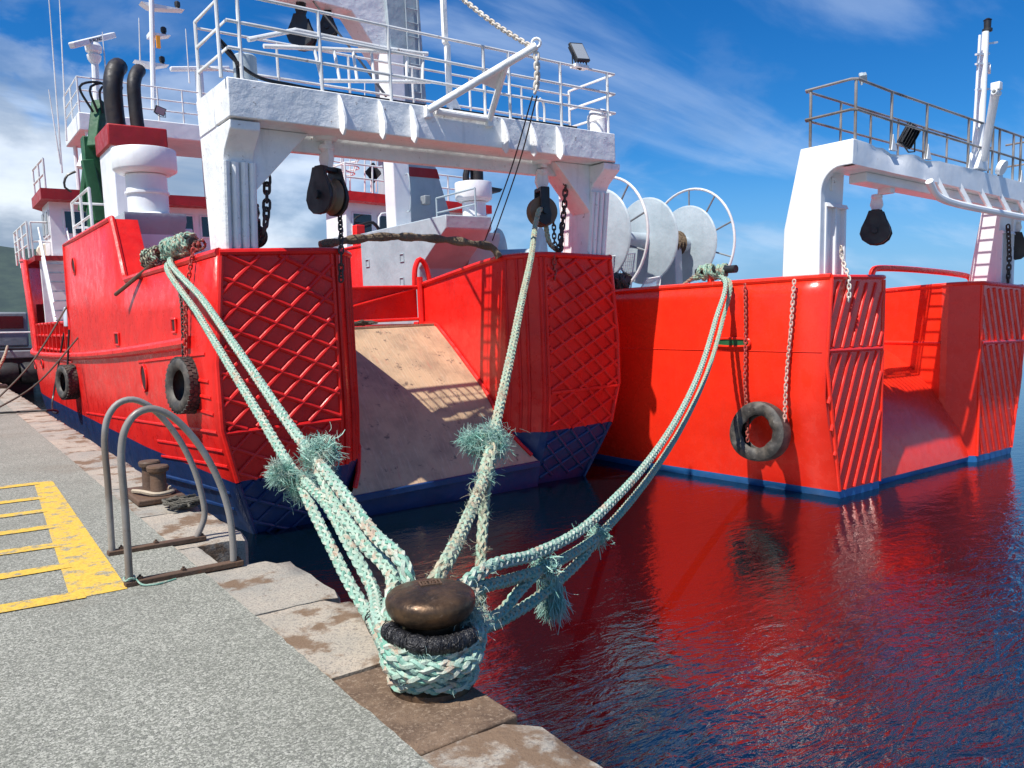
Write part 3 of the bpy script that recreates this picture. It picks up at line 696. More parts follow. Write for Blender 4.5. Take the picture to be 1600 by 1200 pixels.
    if k == 1:
        obj('ramp_lip', MB().bar((cx-1.66, y0+0.14, -0.70), (cx+1.66, y0+0.14, -0.70), 0.06, 0.10), 'blue_hull', root, bevel=0.015)
        for s in (-1, 1): obj('ramp_edge', MB().tube([(cx+s*(hw(d)-0.03), y0+d, z+0.02) for d, z in prof[1:]], 0.035, 6), red, rp)
        obj('ramp_seam', MB().bb(cx-1.3, cx+1.3, y0+2.56, y0+2.60, 1.60, 1.635), 'ramp_steel', rp)
    return rp

# ------------------------------------------------------------------ ship one
S1 = empty('stern_trawler', (CX1, Y1, ZW), 'red trawler moored along the quay, lattice stern panels, bare steel ramp and white gantry', 'fishing boat')
S1.rotation_euler = (0, HEEL, 0)
hull(S1, CX1, Y1, 1)
def tubes(name, pts, r, mat, parent, n=8, step=None):
    return obj(name, MB().tube(smooth_path(pts, step) if step else pts, r, n), mat, parent)
def railing(root, line, posts, z, heights, r, mat, name='railing', rp=None):
    m = MB()
    for h in heights: m.tube([Vector((p[0], p[1], z+h)) for p in line], r, 8)
    o = obj(name, m, mat, root)
    for p in posts: obj('post', MB().tube([(p[0], p[1], z-0.01), (p[0], p[1], z+max(heights))], (rp or r)*1.1, 8), mat, o)
    return o
def floodlight(root, c, aim, w, h, mat_body='black_steel', name='floodlight'):
    c = Vector(c); q = Vector((0, 0, 1)).rotation_difference(Vector(aim).normalized()); R = q.to_matrix()
    m = MB(); m.box(c, (w, h, 0.05), R)
    for k in range(5): m.box(c+R @ Vector((-w/2+w*(k+0.5)/5, 0, -0.045)), (0.012, h*0.9, 0.05), R)
    o = obj(name, m, mat_body, root, bevel=0.008)
    obj('lens', MB().box(c+R @ Vector((0, 0, 0.028)), (w*0.86, h*0.84, 0.006), R), 'lamp_glass', o)
    m = MB(); 
    for s in (-1, 1): m.tube([c+R @ Vector((s*(w/2+0.01), 0, 0)), c+R @ Vector((s*(w/2+0.01), 0, 0))+Vector((0, 0, -h*0.55)), c+Vector((0, 0, -h*0.75))], 0.012, 6)
    obj('bracket', m, mat_body, o)
    return o
def gantry1():
    cx, y0 = CX1, Y1-0.45; zt, zb = 4.59, 4.15; xa, xb = cx-3.17, cx+3.12
    # box girder aft, with bevelled starboard end
    m = MB()
    m.prism([(xa, y0, zb), (xb-0.12, y0, zb), (xb, y0+0.12, zb), (xb, y0+0.55, zb), (xa, y0+0.55, zb)], (0, 0, zt-zb))
    beam = obj('gantry_beam', m, 'white', S1, bevel=0.012)
    # open grating walkway
    m = MB()
    for k in range(40): m.bar((xa+0.05+k*(xb-xa-0.1)/39, y0+0.74, zt-0.012), (xa+0.05+k*(xb-xa-0.1)/39, y0+1.20, zt-0.012), 0.012, 0.03)
    for d in (0.90, 1.05): m.bar((xa, y0+d, zt-0.012), (xb, y0+d, zt-0.012), 0.01, 0.028)
    tag(obj('walkway_grating', m, 'white', beam), kind='stuff')
    obj('walkway_edge', MB().bb(xa, xb, y0+1.20, y0+1.24, zt-0.12, zt+0.0), 'white', beam)
    for xx in (xa+0.012, xb-0.012): obj('end_plate', MB().bb(xx-0.012, xx+0.012, y0+0.552, y0+1.198, zb+0.0, zt), 'white', beam)
    obj('under_girder', MB().bb(xa+0.4, xb-0.4, y0+0.60, y0+0.72, zb-0.20, zt-0.02), 'white', beam, bevel=0.01)
    # aft stiffener brackets
    for px in (530, 592, 641, 783, 827, 868):
        p = A1(px, 190, Y=y0); x = p.x
        m = MB(); m.prism([(x, y0, zt-0.02), (x, y0-0.06, zt-0.10), (x, y0-0.16, zb+0.12), (x, y0-0.15, zb-0.02), (x, y0-0.08, zb-0.09), (x, y0, zb-0.02)], (0.03, 0, 0))
        obj('stiffener', m, 'white', beam)
    # columns: tapered box with flutes on the aft face
    for s in (-1, 1):
        xo = cx+s*3.16; xi = xo-s*0.36
        z0 = 2.62; zc = zb-0.02
        m = MB()
        poly = [(xo, y0+0.52, z0), (xo, y0+1.13, z0), (xo, y0+1.23, zc), (xo, y0+0.05, zc), (xo, y0+0.06, zc-0.10), (xo, y0+0.32, zc-0.30), (xo, y0+0.38, zc-0.40)]
        m.prism(poly, (-s*0.36, 0, 0)); col = obj('gantry_column', m, 'white', S1, bevel=0.012)
        for f in (0.02, 0.13, 0.24, 0.34):
            xx = xo-s*f; m = MB(); m.tube([(xx, y0+0.50, z0), (xx, y0+0.36, zc-0.42)], 0.045, 10); obj('flute', m, 'white', col)
        m = MB(); m.prism([(xi, y0+0.40, zb-0.005), (xi-s*0.75, y0+0.40, zb-0.005), (xi-s*0.55, y0+0.40, zb-0.20), (xi, y0+0.40, zb-0.78)], (0, 0.45, 0)); obj('haunch', m, 'white', col, bevel=0.01)
    # railings round the walkway
    posts_px = [(345, 118), (378, 120), (503, 136), (611, 156), (758, 183), (797, 184), (877, 196), (950, 207)]
    px = [A1(a, b, Y=y0+0.06).x for a, b in posts_px]; px[-1] = min(px[-1], xb-0.06)
    ya, yf = y0+0.05, y0+1.15; zz = zt+0.002
    line = [(xb-0.05, yf), (xb-0.05, ya), (xa+0.05, ya), (xa+0.03, yf)]
    railing(S1, line, [(x, ya) for x in px]+[(xa+0.03, yf), (xb-0.05, yf)], zz, (0.34, 0.64, 0.95), 0.021, 'white_pipe', 'walkway_railing')
    railing(S1, [(xa+0.03, yf), (xb-0.05, yf)], [(xa+0.03+(xb-xa-0.1)*k/6, yf) for k in range(1, 6)], zz, (0.42, 0.88), 0.018, 'white_pipe', 'walkway_railing')
    # tall pole on the walkway
    p = A1(703, 168, Y=y0+0.12); pole = tubes('pole', [(p.x, y0+0.12, zz), (p.x, y0+0.12, zz+0.9), (p.x-0.03, y0+0.12, zz+0.92), (p.x-0.03, y0+0.12, zz+2.6)], 0.045, 'white', S1, 10)
    obj('pole_foot', MB().prism([(p.x-0.02, y0+0.12, zz), (p.x+0.22, y0+0.12, zz), (p.x+0.02, y0+0.12, zz+0.35)], (0, 0.02, 0)), 'white', pole)
    # stowed ladder on the walkway
    a, b = A1(412, 72, Y=y0+0.85), A1(668, 84, Y=y0+0.85); c, d = A1(475, 62, Y=y0+0.6), A1(678, 128, Y=y0+0.6)
    m = MB(); m.tube([a, b], 0.030, 8); c2, d2 = A1(500, 126, Y=y0+0.7), A1(672, 128, Y=y0+0.7); m.tube([c2, d2], 0.026, 8); lad = obj('stowed_ladder', m, 'white_pipe', S1)
    for k in range(7):
        f = 0.28+k*0.115; obj('rung', MB().tube([a.lerp(b, f), c2.lerp(d2, (k+0.1)/6.6)], 0.022, 8), 'white_pipe', lad)
    tubes('stowed_pole', [A1(388, 62, Y=y0+0.5), A1(462, 47, Y=y0+0.7), A1(600, 75, Y=y0+0.8), A1(660, 84, Y=y0+0.8)], 0.03, 'white_pipe', S1)
    # grey drum, hoses
    p = A1(384, 120, Y=y0+0.55); obj('deck_drum', MB().lathe([(0.14, zz), (0.14, zz+0.42), (0.12, zz+0.44), (0.001, zz+0.44)], (p.x, y0+0.55, 0), n=20), 'grey_paint', S1)
    m = MB(); p = A1(372, 118, Y=y0+0.3)
    m.tube(smooth_path([(p.x+0.0, y0+0.3, zz), (p.x-0.02, y0+0.3, zz+0.3), (p.x-0.22, y0+0.3, zz+0.52), (p.x-0.16, y0+0.28, zz+0.4), (p.x+0.15, y0+0.2, zz+0.12), (p.x+0.6, y0+0.15, zz+0.05), (p.x+2.0, y0+0.12, zz+0.03), (p.x+5.2, y0+0.1, zz+0.03)], 0.06), 0.022, 7)
    m.tube(smooth_path([(p.x+0.3, y0+0.25, zz+0.02), (p.x+1.2, y0+0.22, zz+0.05), (p.x+2.6, y0+0.2, zz+0.02), (p.x+5, y0+0.2, zz+0.03)], 0.1), 0.018, 6)
    obj('hydraulic_hose', m, 'cable', S1)
    m = MB(); p = A1(935, 200, Y=y0+0.6); m.lathe([(0.15, zz), (0.15, zz+0.5), (0.13, zz+0.52), (0.001, zz+0.52)], (p.x, y0+0.6, 0), n=20); obj('vent_box', m, 'white', S1)
    m = MB(); p = A1(920, 195, Y=y0+0.15); m.tube(smooth_path([(p.x, y0+0.15, zz), (p.x, y0+0.15, zz+0.25), (p.x+0.06, y0+0.15, zz+0.3), (p.x+0.4, y0+0.15, zz+0.3)], 0.05), 0.02, 8)
    obj('grab_bar', m, 'white_pipe', S1); m = MB()
    p = A1(850, 190, Y=y0+0.5); m.tube(smooth_path([(p.x, y0+0.5, zz), (p.x, y0+0.5, zz+0.45), (p.x-0.06, y0+0.5, zz+0.52), (p.x-0.12, y0+0.5, zz+0.45), (p.x-0.12, y0+0.5, zz)], 0.05), 0.02, 8)
    obj('grab_bar', m, 'white_pipe', S1)
    # A-shaped davit hinged on the aft face
    b1 = A1(670, 172, Y=y0-0.05); b2 = A1(765, 187, Y=y0-0.05); tip = A1(838, 72, Y=y0-1.0); mid = b1.lerp(tip, 0.72)
    m = MB(); m.tube([b1, tip], 0.052, 12); dv = obj('davit', m, 'white', S1)
    obj('davit_strut', MB().tube([b2, mid], 0.045, 10), 'white', dv); obj('davit_tie', MB().tube([b1.lerp(b2, 0.12), b2], 0.042, 10), 'white', dv)
    m = MB(); q = b2.lerp(mid, 0.55); m.prism([b1.lerp(tip, 0.45), b1.lerp(tip, 0.76), q], (0.01, 0.012, 0)); obj('gusset', m, 'white', dv)
    for bpt in (b1, b2): obj('hinge', MB().box(bpt+Vector((0, 0.02, -0.02)), (0.10, 0.10, 0.16)), 'white', dv, bevel=0.01)
    obj('eye', MB().lathe([(0.055, -0.02), (0.075, 0), (0.055, 0.02), (0.035, 0)], tip+Vector((0.0, 0, 0.04)), axis=(0.7, 0.7, 0.1), n=14, close=True), 'white', dv)
    # floodlight on the rail
    p = A1(905, 82, Y=y0+0.05); floodlight(S1, p, (-0.1, -0.9, 0.45), 0.26, 0.34)
    m = MB(); m.bb(p.x-0.14, p.x+0.14, y0-0.02, y0+0.12, zz+0.93, zz+0.975); obj('lamp_shelf', m, 'white', S1)
    # hanger fittings under the beam
    for px_, py_ in ((508, 200), (846, 258), (413, 232)):
        p = A1(px_, py_, Y=y0+0.55); big = py_ != 232
        m = MB(); m.lathe([(0.16, 0.02), (0.17, 0.0), (0.14, -0.04), (0.07, -0.05)] if big else [(0.09, 0.02), (0.10, 0), (0.07, -0.03)], (p.x, y0+0.55, zb-0.0), n=20)
        m.box((p.x, y0+0.55, zb-0.05), (0.10, 0.16, 0.10)); o = obj('hanger', m, 'white', S1, bevel=0.008)
gantry1()
def fittings1():
    cx, y0 = CX1, Y1
    # horizontal ribs on the port quarter
    for zz, ya, yb, dz in ((1.08, 0.25, 1.9, 0), (0.88, 0.2, 2.0, 0), (0.68, 0.15, 1.9, 0), (0.46, 0.1, 9.8, -0.55), (0.22, 0.1, 3.3, -0.22), (0.02, 0.1, 3.2, -0.25), (1.42, 0.35, 3.9, -0.2)):
        pts = []
        for q in range(13):
            d = ya+(yb-ya)*q/12; z = zz+dz*q/12; pts.append((cx-side_off(z, d)-0.015, y0+d, z))
        obj('hull_rib', MB().tube(pts, 0.028, 7), 'red', S1)
    for zz, ya, yb in ((-0.38, 0.4, 4.2), (-0.62, 0.5, 3.8)):
        obj('hull_rib', MB().tube([(cx-side_off(zz, ya+(yb-ya)*q/8)-0.01, y0+ya+(yb-ya)*q/8, zz-0.03*q) for q in range(9)], 0.03, 7), 'blue_hull', S1)
    # vertical seams
    for d, z0, z1 in ((3.15, 1.5, 2.5), (2.4, 0.4, 1.2), (1.15, 1.6, 2.6)):
        obj('hull_seam', MB().tube([(cx-side_off(z, d)-0.004, y0+d, z) for z in (z0, (z0+z1)/2, z1)], 0.02, 6), 'red', S1)
    # rimmed openings in the port side, their inner shade painted as dark plates
    def hole_shade(px, py, w, h, kind):
        p = A1(px, py, X=CX1-3.42); x = cx-side_off(p.z, p.y-y0)-0.040; c = Vector((x, p.y, p.z)); pts = []
        for k in range(20):
            a = 2*PI*k/20
            if kind == 'o': pts.append(c+Vector((0, w/2*math.cos(a), h/2*math.sin(a))))
            else: pts.append(c+Vector((0, max(-w/2, min(w/2, w*math.cos(a))), max(-h/2, min(h/2, h*math.sin(a))))))
        o = obj('freeing_port', MB().tube(pts, 0.018, 6, closed=True), 'red', S1)
        obj('opening_shade', MB().prism(pts, (0.01, 0, 0)), 'hole_shade', o)
    hole_shade(128, 416, 0.42, 0.36, 'o'); hole_shade(196, 529, 0.34, 0.20, 'r'); hole_shade(237, 590, 0.34, 0.42, 'o'); hole_shade(72, 568, 0.5, 0.26, 'o'); hole_shade(58, 570, 0.5, 0.26, 'o'); hole_shade(283, 508, 0.2, 0.18, 'r')
    # pipe boom resting on the bulwark
    tubes('spar', [A1(181, 460, X=2.55), A1(236, 415, X=2.80)], 0.032, 'rusty', S1)
    # gangway wing: thick aft edge
    w0 = Vector((cx-3.40, y0+4.72, 2.62)); w1 = Vector((cx-3.40, y0+5.38, 3.66))
    m = MB(); m.prism([w0, w1, w1+Vector((0.42, 0.05, 0)), w0+Vector((0.42, 0.05, 0))], (0, 0.06, 0.0)); obj('wing_end', m, 'red', S1)
    # red rail and white ladder in the low waist
    m = MB(); xw = cx-3.36
    for h in (0.25, 0.62, 0.95): m.tube([(xw, y0+11.0, 1.0+h), (xw, y0+18.2, 1.0+h)], 0.035, 6)
    o = obj('waist_rail', m, 'red', S1)
    for k in range(9): obj('post', MB().bar((xw, y0+11.4+k*0.8, 1.0), (xw, y0+11.4+k*0.8, 1.98), 0.1, 0.06), 'red', o)
    lx = cx-3.05
    m = MB(); a, b, c, d = (lx, y0+16.3, 1.6), (lx, y0+18.2, 3.95), (lx+0.7, y0+16.3, 1.6), (lx+0.7, y0+18.2, 3.95)
    m.bar(a, b, 0.06, 0.16); m.bar(c, d, 0.06, 0.16)
    for h in (0.55, 0.95): m.tube([Vector(a)+Vector((-.03, 0, h)), Vector(b)+Vector((-.03, 0, h))], 0.025, 6); m.tube([Vector(c)+Vector((.03, 0, h)), Vector(d)+Vector((.03, 0, h))], 0.025, 6)
    st = obj('stairs', m, 'white_clean', S1)
    for k in range(8): f = (k+0.5)/8; p = Vector(a).lerp(Vector(b), f); obj('step', MB().box((lx+0.35, p.y, p.z), (0.7, 0.24, 0.04)), 'grey_paint', st)
    # casing under the wing and raised forward deck
    obj('casing', MB().bb(cx-3.25, cx-1.9, y0+6.0, y0+10.9, 1.6, 3.6), 'white_clean', S1, bevel=0.02)
    obj('casing', MB().prism([(cx+2.1, y0+7.0, 1.6), (cx+2.1, y0+4.4, 1.6), (cx+2.1, y0+4.4, 2.75), (cx+2.1, y0+3.3, 3.46), (cx+2.1, y0+3.3, 3.72), (cx+2.1, y0+7.0, 3.72)], (1.1, 0, 0)), 'grey_paint', S1, bevel=0.02)
    for (py, pz) in ((5.0, 3.1), (5.05, 2.6), (6.6, 3.1)):
        m = MB(); x = cx+2.09
        m.tube([(x, y0+py, pz), (x, y0+py+0.16, pz), (x, y0+py+0.16, pz-0.16), (x, y0+py, pz-0.16)], 0.012, 6, closed=True); obj('hatch_frame', m, 'grey_paint', S1)
    # rails on the casing front and forward deck
    railing(S1, [(cx-3.3, y0+19.0), (cx-3.35, y0+22.5), (cx-2.9, y0+25)], [(cx-3.3, y0+19.0), (cx-3.33, y0+20.2), (cx-3.35, y0+21.4), (cx-3.34, y0+22.5), (cx-3.1, y0+23.8), (cx-2.9, y0+25)], 4.05, (0.4, 0.75, 1.1), 0.028, 'white_pipe', 'forward_railing')
    railing(S1, [(cx-3.2, y0+19.0), (cx+1, y0+19.0)], [(cx-3.2+k*0.84, y0+19.0) for k in range(6)], 4.05, (0.5, 1.1), 0.028, 'white_pipe', 'forward_railing')
    railing(S1, [(cx-3.2, y0+8.5), (cx-3.2, y0+10.8), (cx-1.9, y0+10.8)], [(cx-3.2, y0+8.5), (cx-3.2, y0+9.6), (cx-3.2, y0+10.8), (cx-1.9, y0+10.8)], 3.6, (0.5, 1.05), 0.028, 'white_pipe', 'casing_railing')
    p = A1(60, 396, X=cx-2.6); obj('life_raft', MB().lathe([(0.02, -0.5), (0.26, -0.5), (0.30, -0.44), (0.30, -0.03), (0.34, 0), (0.30, 0.03), (0.30, 0.44), (0.26, 0.5), (0.02, 0.5)], (cx-2.5, y0+21.5, 4.4), axis=(0.2, 1, 0), n=20), 'raft', S1)
    # deckhouse and wheelhouse far forward
    obj('forecastle_wall', MB().bb(cx-3.1, cx+3.1, y0+18.3, y0+18.5, 1.6, 4.05), 'white_clean', S1)
    obj('bridge_deck', MB().bb(cx-3.25, cx+3.25, y0+18.2, y0+21.8, 3.9, 4.05), 'red_dark', S1)
    wh = obj('wheelhouse', MB().prism([(cx-2.7, y0+18.6, 4.05), (cx+2.9, y0+18.6, 4.05), (cx+2.9, y0+20.6, 4.05), (cx+1.8, y0+22.2, 4.05), (cx-1.8, y0+22.2, 4.05), (cx-2.7, y0+20.2, 4.05)], (0, 0, 1.70)), 'white_clean', S1)
    obj('roof', MB().prism([(cx-2.95, y0+18.0, 5.75), (cx+3.2, y0+18.0, 5.75), (cx+3.2, y0+20.4, 5.75), (cx+2, y0+22.6, 5.75), (cx-1.8, y0+22.6, 5.75), (cx-2.95, y0+20.4, 5.75)], (0, 0, 0.32)), 'red_dark', wh)
    for k in range(5):
        x = cx-2.35+k*1.04; w = obj('window', MB().bb(x, x+0.86, y0+18.555, y0+18.595, 4.72, 5.52), 'white_clean', wh, bevel=0.03); obj('pane', MB().bb(x+0.06, x+0.80, y0+18.54, y0+18.57, 4.78, 5.46), 'glass_dark', w)
    for k in range(2):
        y = y0+18.75+k*0.75; w = obj('window', MB().bb(cx-2.745, cx-2.705, y, y+0.6, 4.72, 5.52), 'white_clean', wh); obj('pane', MB().bb(cx-2.76, cx-2.73, y+0.06, y+0.54, 4.78, 5.46), 'glass_dark', w)
    # flying platform on posts with rail, above the wheelhouse
    pl = obj('top_platform', MB().bb(cx-1.65, cx+3.2, y0+18.6, y0+21.5, 8.05, 8.6), 'white_clean', S1, bevel=0.03)
    for x in (-1.4, 0.4, 2.9): 
        for y in (18.8, 21.3): obj('post', MB().tube([(cx+x, y0+y, 6.0), (cx+x, y0+y, 8.1)], 0.07, 8), 'white_clean', pl)
    railing(S1, [(cx-1.6, y0+21.4), (cx-1.6, y0+18.65), (cx+3.15, y0+18.65), (cx+3.15, y0+21.4)], [(cx-1.6, y0+21.4), (cx-1.6, y0+20)]+[(cx-1.6+k*0.79, y0+18.65) for k in range(7)], 8.6, (0.35, 0.7, 1.1), 0.026, 'white_pipe', 'platform_railing')
    # stair rails and tapered strut left of the funnel
    tubes('strut', [A1(125, 262, Y=y0+14), A1(160, 165, Y=y0+14.5)], 0.09, 'white_clean', S1)
    # masts, aerials
    def mast(px, py_t, py_b, Y, r, mat='white_clean', name='mast', lean=0):
        a = A1(px, py_b, Y=Y); b = A1(px+lean, py_t, Y=Y); return tubes(name, [a, Vector((b.x, a.y, b.z))], r, mat, S1), a, b
    M0, a, b = mast(240, -40, 172, y0+19.4, 0.085, lean=-4)
    for py, hl, hr in ((97, 0.55, 0.55), (50, 0.1, 0.6), (5, 0.35, 1.05)):
        p = A1(238, py, Y=y0+19.4); m = MB(); m.prism([(p.x-hl, p.y, p.z), (p.x+hr, p.y, p.z), (p.x+0.1, p.y, p.z-0.14), (p.x-0.1, p.y, p.z-0.14)], (0, 0.4, 0)); pf = obj('mast_arm', m, 'white_clean', M0)
        obj('nav_light', MB().lathe([(0.09, 0.02), (0.07, 0.12), (0.10, 0.14), (0.10, 0.26), (0.06, 0.3)], (p.x+hr-0.18, p.y+0.2, p.z), n=10), 'black_steel', M0)
    p = A1(246, 67, Y=y0+19.4); obj('pennant_lamp', MB().box((p.x, p.y-0.1, p.z), (0.12, 0.12, 0.40)), 'lamp_amber', M0)
    # radar scanner left
    p0 = A1(152, 175, Y=y0+19); p1 = A1(148, 95, Y=y0+19); rd = tubes('radar_post', [p0, Vector((p1.x, p1.y, p1.z))], 0.11, 'white_clean', S1, 10)
    c = A1(146, 76, Y=y0+19); obj('radar_base', MB().lathe([(0.06, -0.55), (0.20, -0.35), (0.22, -0.22), (0.14, -0.18), (0.24, -0.1), (0.26, 0.06), (0.2, 0.16), (0.1, 0.2)], c, n=16), 'white_clean', rd)
    e0 = A1(112, 71, Y=y0+18.4); e1 = A1(177, 55, Y=y0+19.6); sc = obj('radar_scanner', MB().bar(e0, e1, 0.22, 0.18), 'white_clean', rd, bevel=0.03)
    txt = bpy.data.curves.new('t', 'FONT'); txt.body = 'FURUNO'; txt.size = 0.16; txt.extrude = 0.004; txt.align_x = 'CENTER'; txt.align_y = 'CENTER'
    to = bpy.data.objects.new('t', txt); COL.objects.link(to); dg = bpy.context.evaluated_depsgraph_get(); me = bpy.data.meshes.new_from_object(to.evaluated_get(dg)); bpy.data.objects.remove(to)
    me.materials.clear(); me.materials.append(MATS['black_text']); mid = (e0+e1)/2; dx = (e1-e0).normalized(); up = Vector((0, 0, 1)); nn = dx.cross(up).normalized(); up = nn.cross(dx)
    lo = link('lettering', me, rd, mid+nn*0.114); lo.rotation_euler = Matrix((dx, up, nn)).transposed().to_euler()
    p = A1(310, 105, Y=y0+19.2); rd2 = tubes('radar_post', [(p.x, p.y, 8.6), (p.x, p.y, p.z-0.1)], 0.14, 'white_clean', S1, 10)
    obj('radar_scanner', MB().bar(A1(266, 108, Y=y0+19.2), A1(358, 107, Y=y0+19.2), 0.20, 0.14), 'white_clean', rd2, bevel=0.03)
    # whip aerials
    for (xt, yt, xb_, yb_) in ((72, -60, 97, 270), (90, -60, 104, 220), (76, 140, 94, 255), (217, 28, 219, 95), (160, 50, 165, 110), (290, 45, 296, 130)):
        a = A1(xb_, yb_, Y=y0+18.9); b = A1(xt, yt, Y=y0+18.9); obj('whip_aerial', MB().tube([a, a.lerp(b, 0.35), b], [0.028, 0.02, 0.014], 6), 'white_pipe', S1)
    # bridge wing light boxes and small rails to the left
    railing(S1, [(cx-2.8, y0+18.1), (cx-2.85, y0+20.3)], [(cx-2.8, y0+18.1), (cx-2.82, y0+19.2), (cx-2.85, y0+20.3)], 6.07, (0.45, 0.9), 0.03, 'white_pipe', 'wing_railing')
    # funnel casing with red cap and twin exhausts
    fx, fy = 3.72, y0+9.3
    fun = obj('funnel', MB().bb(fx, fx+1.10, fy, fy+1.4, 3.5, 5.75), 'white_clean', S1, bevel=0.03)
    obj('funnel_cap', MB().prism([(fx-0.06, fy-0.06, 5.72), (fx+1.16, fy-0.06, 5.72), (fx+1.16, fy+1.46, 5.72), (fx-0.06, fy+1.46, 5.72)], (0, 0, 0.46)), 'red_dark', fun, bevel=0.03)
    for px_, pt_, r, yy in ((180, 92, 0.20, fy+0.8), (213, 98, 0.145, fy+0.5)):
        a = A1(px_+3, 205, Y=yy); b = A1(px_, 130, Y=yy); c = A1(px_+2, pt_, Y=yy)
        obj('exhaust_pipe', MB().tube(smooth_path([a, (a.x-0.02, a.y, a.z+0.5), (b.x-0.05, b.y, b.z), (c.x-0.02, c.y+0.12, c.z-0.22), (c.x+0.10, c.y+0.35, c.z-0.06)], 0.1), r, 14), 'exhaust', fun)
    m = MB(); p = A1(160, 243, X=fx-0.02)
    for k in range(5): m.tube([p+Vector((0, 0.1*k-0.3, 0.05*(k % 3))), p+Vector((0, 0.1*k-0.18, -0.06+0.07*(k % 2)))], 0.012, 5)
    p = A1(160, 305, X=fx-0.02)
    for k in range(6): m.tube([p+Vector((0, 0.11*k-0.4, 0.09*(k % 2))), p+Vector((0, 0.11*k-0.3, -0.1+0.1*(k % 3)))], 0.014, 5)
    obj('funnel_mark', m, 'black_text', fun)
    # mushroom vents on tapered stands
    def vent(px_, py_, Y, rc, zbase, ztop, stand_mat):
        p = A1(px_, py_, Y=Y); c = (p.x, Y, 0); h = ztop-zbase
        v = obj('vent', MB().lathe([(rc*0.66, zbase), (rc*0.70, zbase+0.02), (rc*0.64, zbase+0.05), (rc*0.63, zbase+h*0.32), (rc*0.70, zbase+h*0.33), (rc*0.70, zbase+h*0.36), (rc*0.64, zbase+h*0.37), (rc*0.64, zbase+h*0.62)], c, n=32), 'white_clean', S1)
        obj('vent_cap', MB().lathe([(rc*0.6, zbase+h*0.63), (rc*0.8, zbase+h*0.63), (rc*0.98, zbase+h*0.68), (rc, zbase+h*0.70), (rc, ztop-0.015), (rc*0.985, ztop), (0.001, ztop+0.005)], c, n=40), 'white_clean', v)
        s = rc*0.95
        m = MB(); m.add([(p.x-s, Y-s, zbase), (p.x+s, Y-s, zbase), (p.x+s, Y+s, zbase), (p.x-s, Y+s, zbase), (p.x-s, Y-s, zbase-0.14), (p.x+s, Y-s, zbase-0.14), (p.x+s, Y+s, zbase-0.14), (p.x-s, Y+s, zbase-0.14),
            (p.x-s*0.75, Y-s*0.1, zbase-1.0), (p.x+s*0.8, Y-s*0.1, zbase-1.0), (p.x+s*0.8, Y+s, zbase-1.0), (p.x-s*0.75, Y+s, zbase-1.0)],
            [(0, 1, 2, 3), (0, 4, 5, 1), (1, 5, 6, 2), (2, 6, 7, 3), (3, 7, 4, 0), (4, 8, 9, 5), (5, 9, 10, 6), (6, 10, 11, 7), (7, 11, 8, 4), (8, 11, 10, 9)])
        obj('vent_stand', m, stand_mat, v)
        return v
    vent(230, 300, y0+6.4, 0.56, A1(230, 338, Y=y0+6.4).z, A1(230, 236, Y=y0+6.4).z, 'grey_paint')
    vent(741, 330, y0+4.4, 0.40, A1(741, 366, Y=y0+4.4).z, A1(741, 286, Y=y0+4.4).z, 'grey_paint')
    # starboard mast casing with red band, reaching up and over to port
    gx, gy = cx+2.75, y0+6.0
    leg = obj('mast_casing', MB().prism([(gx+0.05, gy, 3.7), (gx+1.35, gy, 3.7), (gx+0.75, gy, 5.6), (gx+0.62, gy, 9.6), (gx-0.25, gy, 9.6)], (0, 0.9, 0)), 'grey_paint', S1, bevel=0.02)
    obj('red_band', MB().prism([(gx+0.10, gy-0.012, 4.93), (gx+0.965, gy-0.012, 4.93), (gx+0.90, gy-0.012, 5.14), (gx+0.10, gy-0.012, 5.14)], (0, 0.93, 0)), 'red_dark', leg)
    m = MB(); m.prism([(gx-0.2, gy+0.1, 7.3), (gx-1.0, gy+0.1, 8.35), (gx-3.4, gy+0.1, 8.45), (gx-3.4, gy+0.1, 9.1), (gx-0.1, gy+0.1, 9.2)], (0, 0.6, 0)); obj('mast_beam', m, 'white', leg, bevel=0.02)
    m = MB(); m.bb(gx-0.38, gx+0.02, gy-0.25, gy+0.2, 3.7, 7.6); obj('mast_post', m, 'white_clean', leg, bevel=0.02)
    m = MB()
    for k in range(9): m.tube([(gx+0.25, gy-0.06, 6.2+k*0.3), (gx+0.55, gy-0.06, 6.2+k*0.3)], 0.014, 6)
    for s in (0.25, 0.55): m.tube([(gx+s, gy-0.06, 6.0), (gx+s, gy-0.06, 9)], 0.016, 6)
    obj('mast_ladder', m, 'grey_paint', leg)
    m = MB(); m.tube(smooth_path([(gx-0.1, gy-0.27, 4.9), (gx-0.1, gy-0.40, 4.9), (gx-0.1, gy-0.4, 4.1), (gx-0.1, gy-0.27, 4.1)], 0.05), 0.016, 6); obj('handle', m, 'grey_paint', leg)
    m = MB(); p = A1(665, 313, Y=gy-0.4); m.box(p, (0.16, 0.2, 0.2)); obj('deck_lamp', m, 'grey_mid', leg, bevel=0.02)
    # black exhaust with flap beside the starboard vent
    a = A1(746, 300, Y=y0+5.2); b = A1(746, 225, Y=y0+5.2)
    ex = tubes('exhaust_pipe', [(a.x, a.y, a.z), (a.x, a.y, b.z), (a.x+0.05, a.y, b.z+0.3)], 0.15, 'exhaust', S1, 14)
    tubes('exhaust_branch', [(a.x-0.30, a.y, a.z+0.05), (a.x-0.30, a.y, a.z+0.35), (a.x-0.25, a.y, a.z+0.52), (a.x-0.12, a.y, a.z+0.6), (a.x, a.y, a.z+0.6)], 0.075, 'exhaust', ex, 10)
    obj('flap', MB().prism([(a.x-0.38, a.y-0.2, a.z+0.0), (a.x+0.5, a.y-0.2, a.z+0.0), (a.x+0.58, a.y-0.2, a.z+0.08), (a.x-0.3, a.y-0.2, a.z+0.14)], (0, 0.5, 0)), 'black_steel', ex)
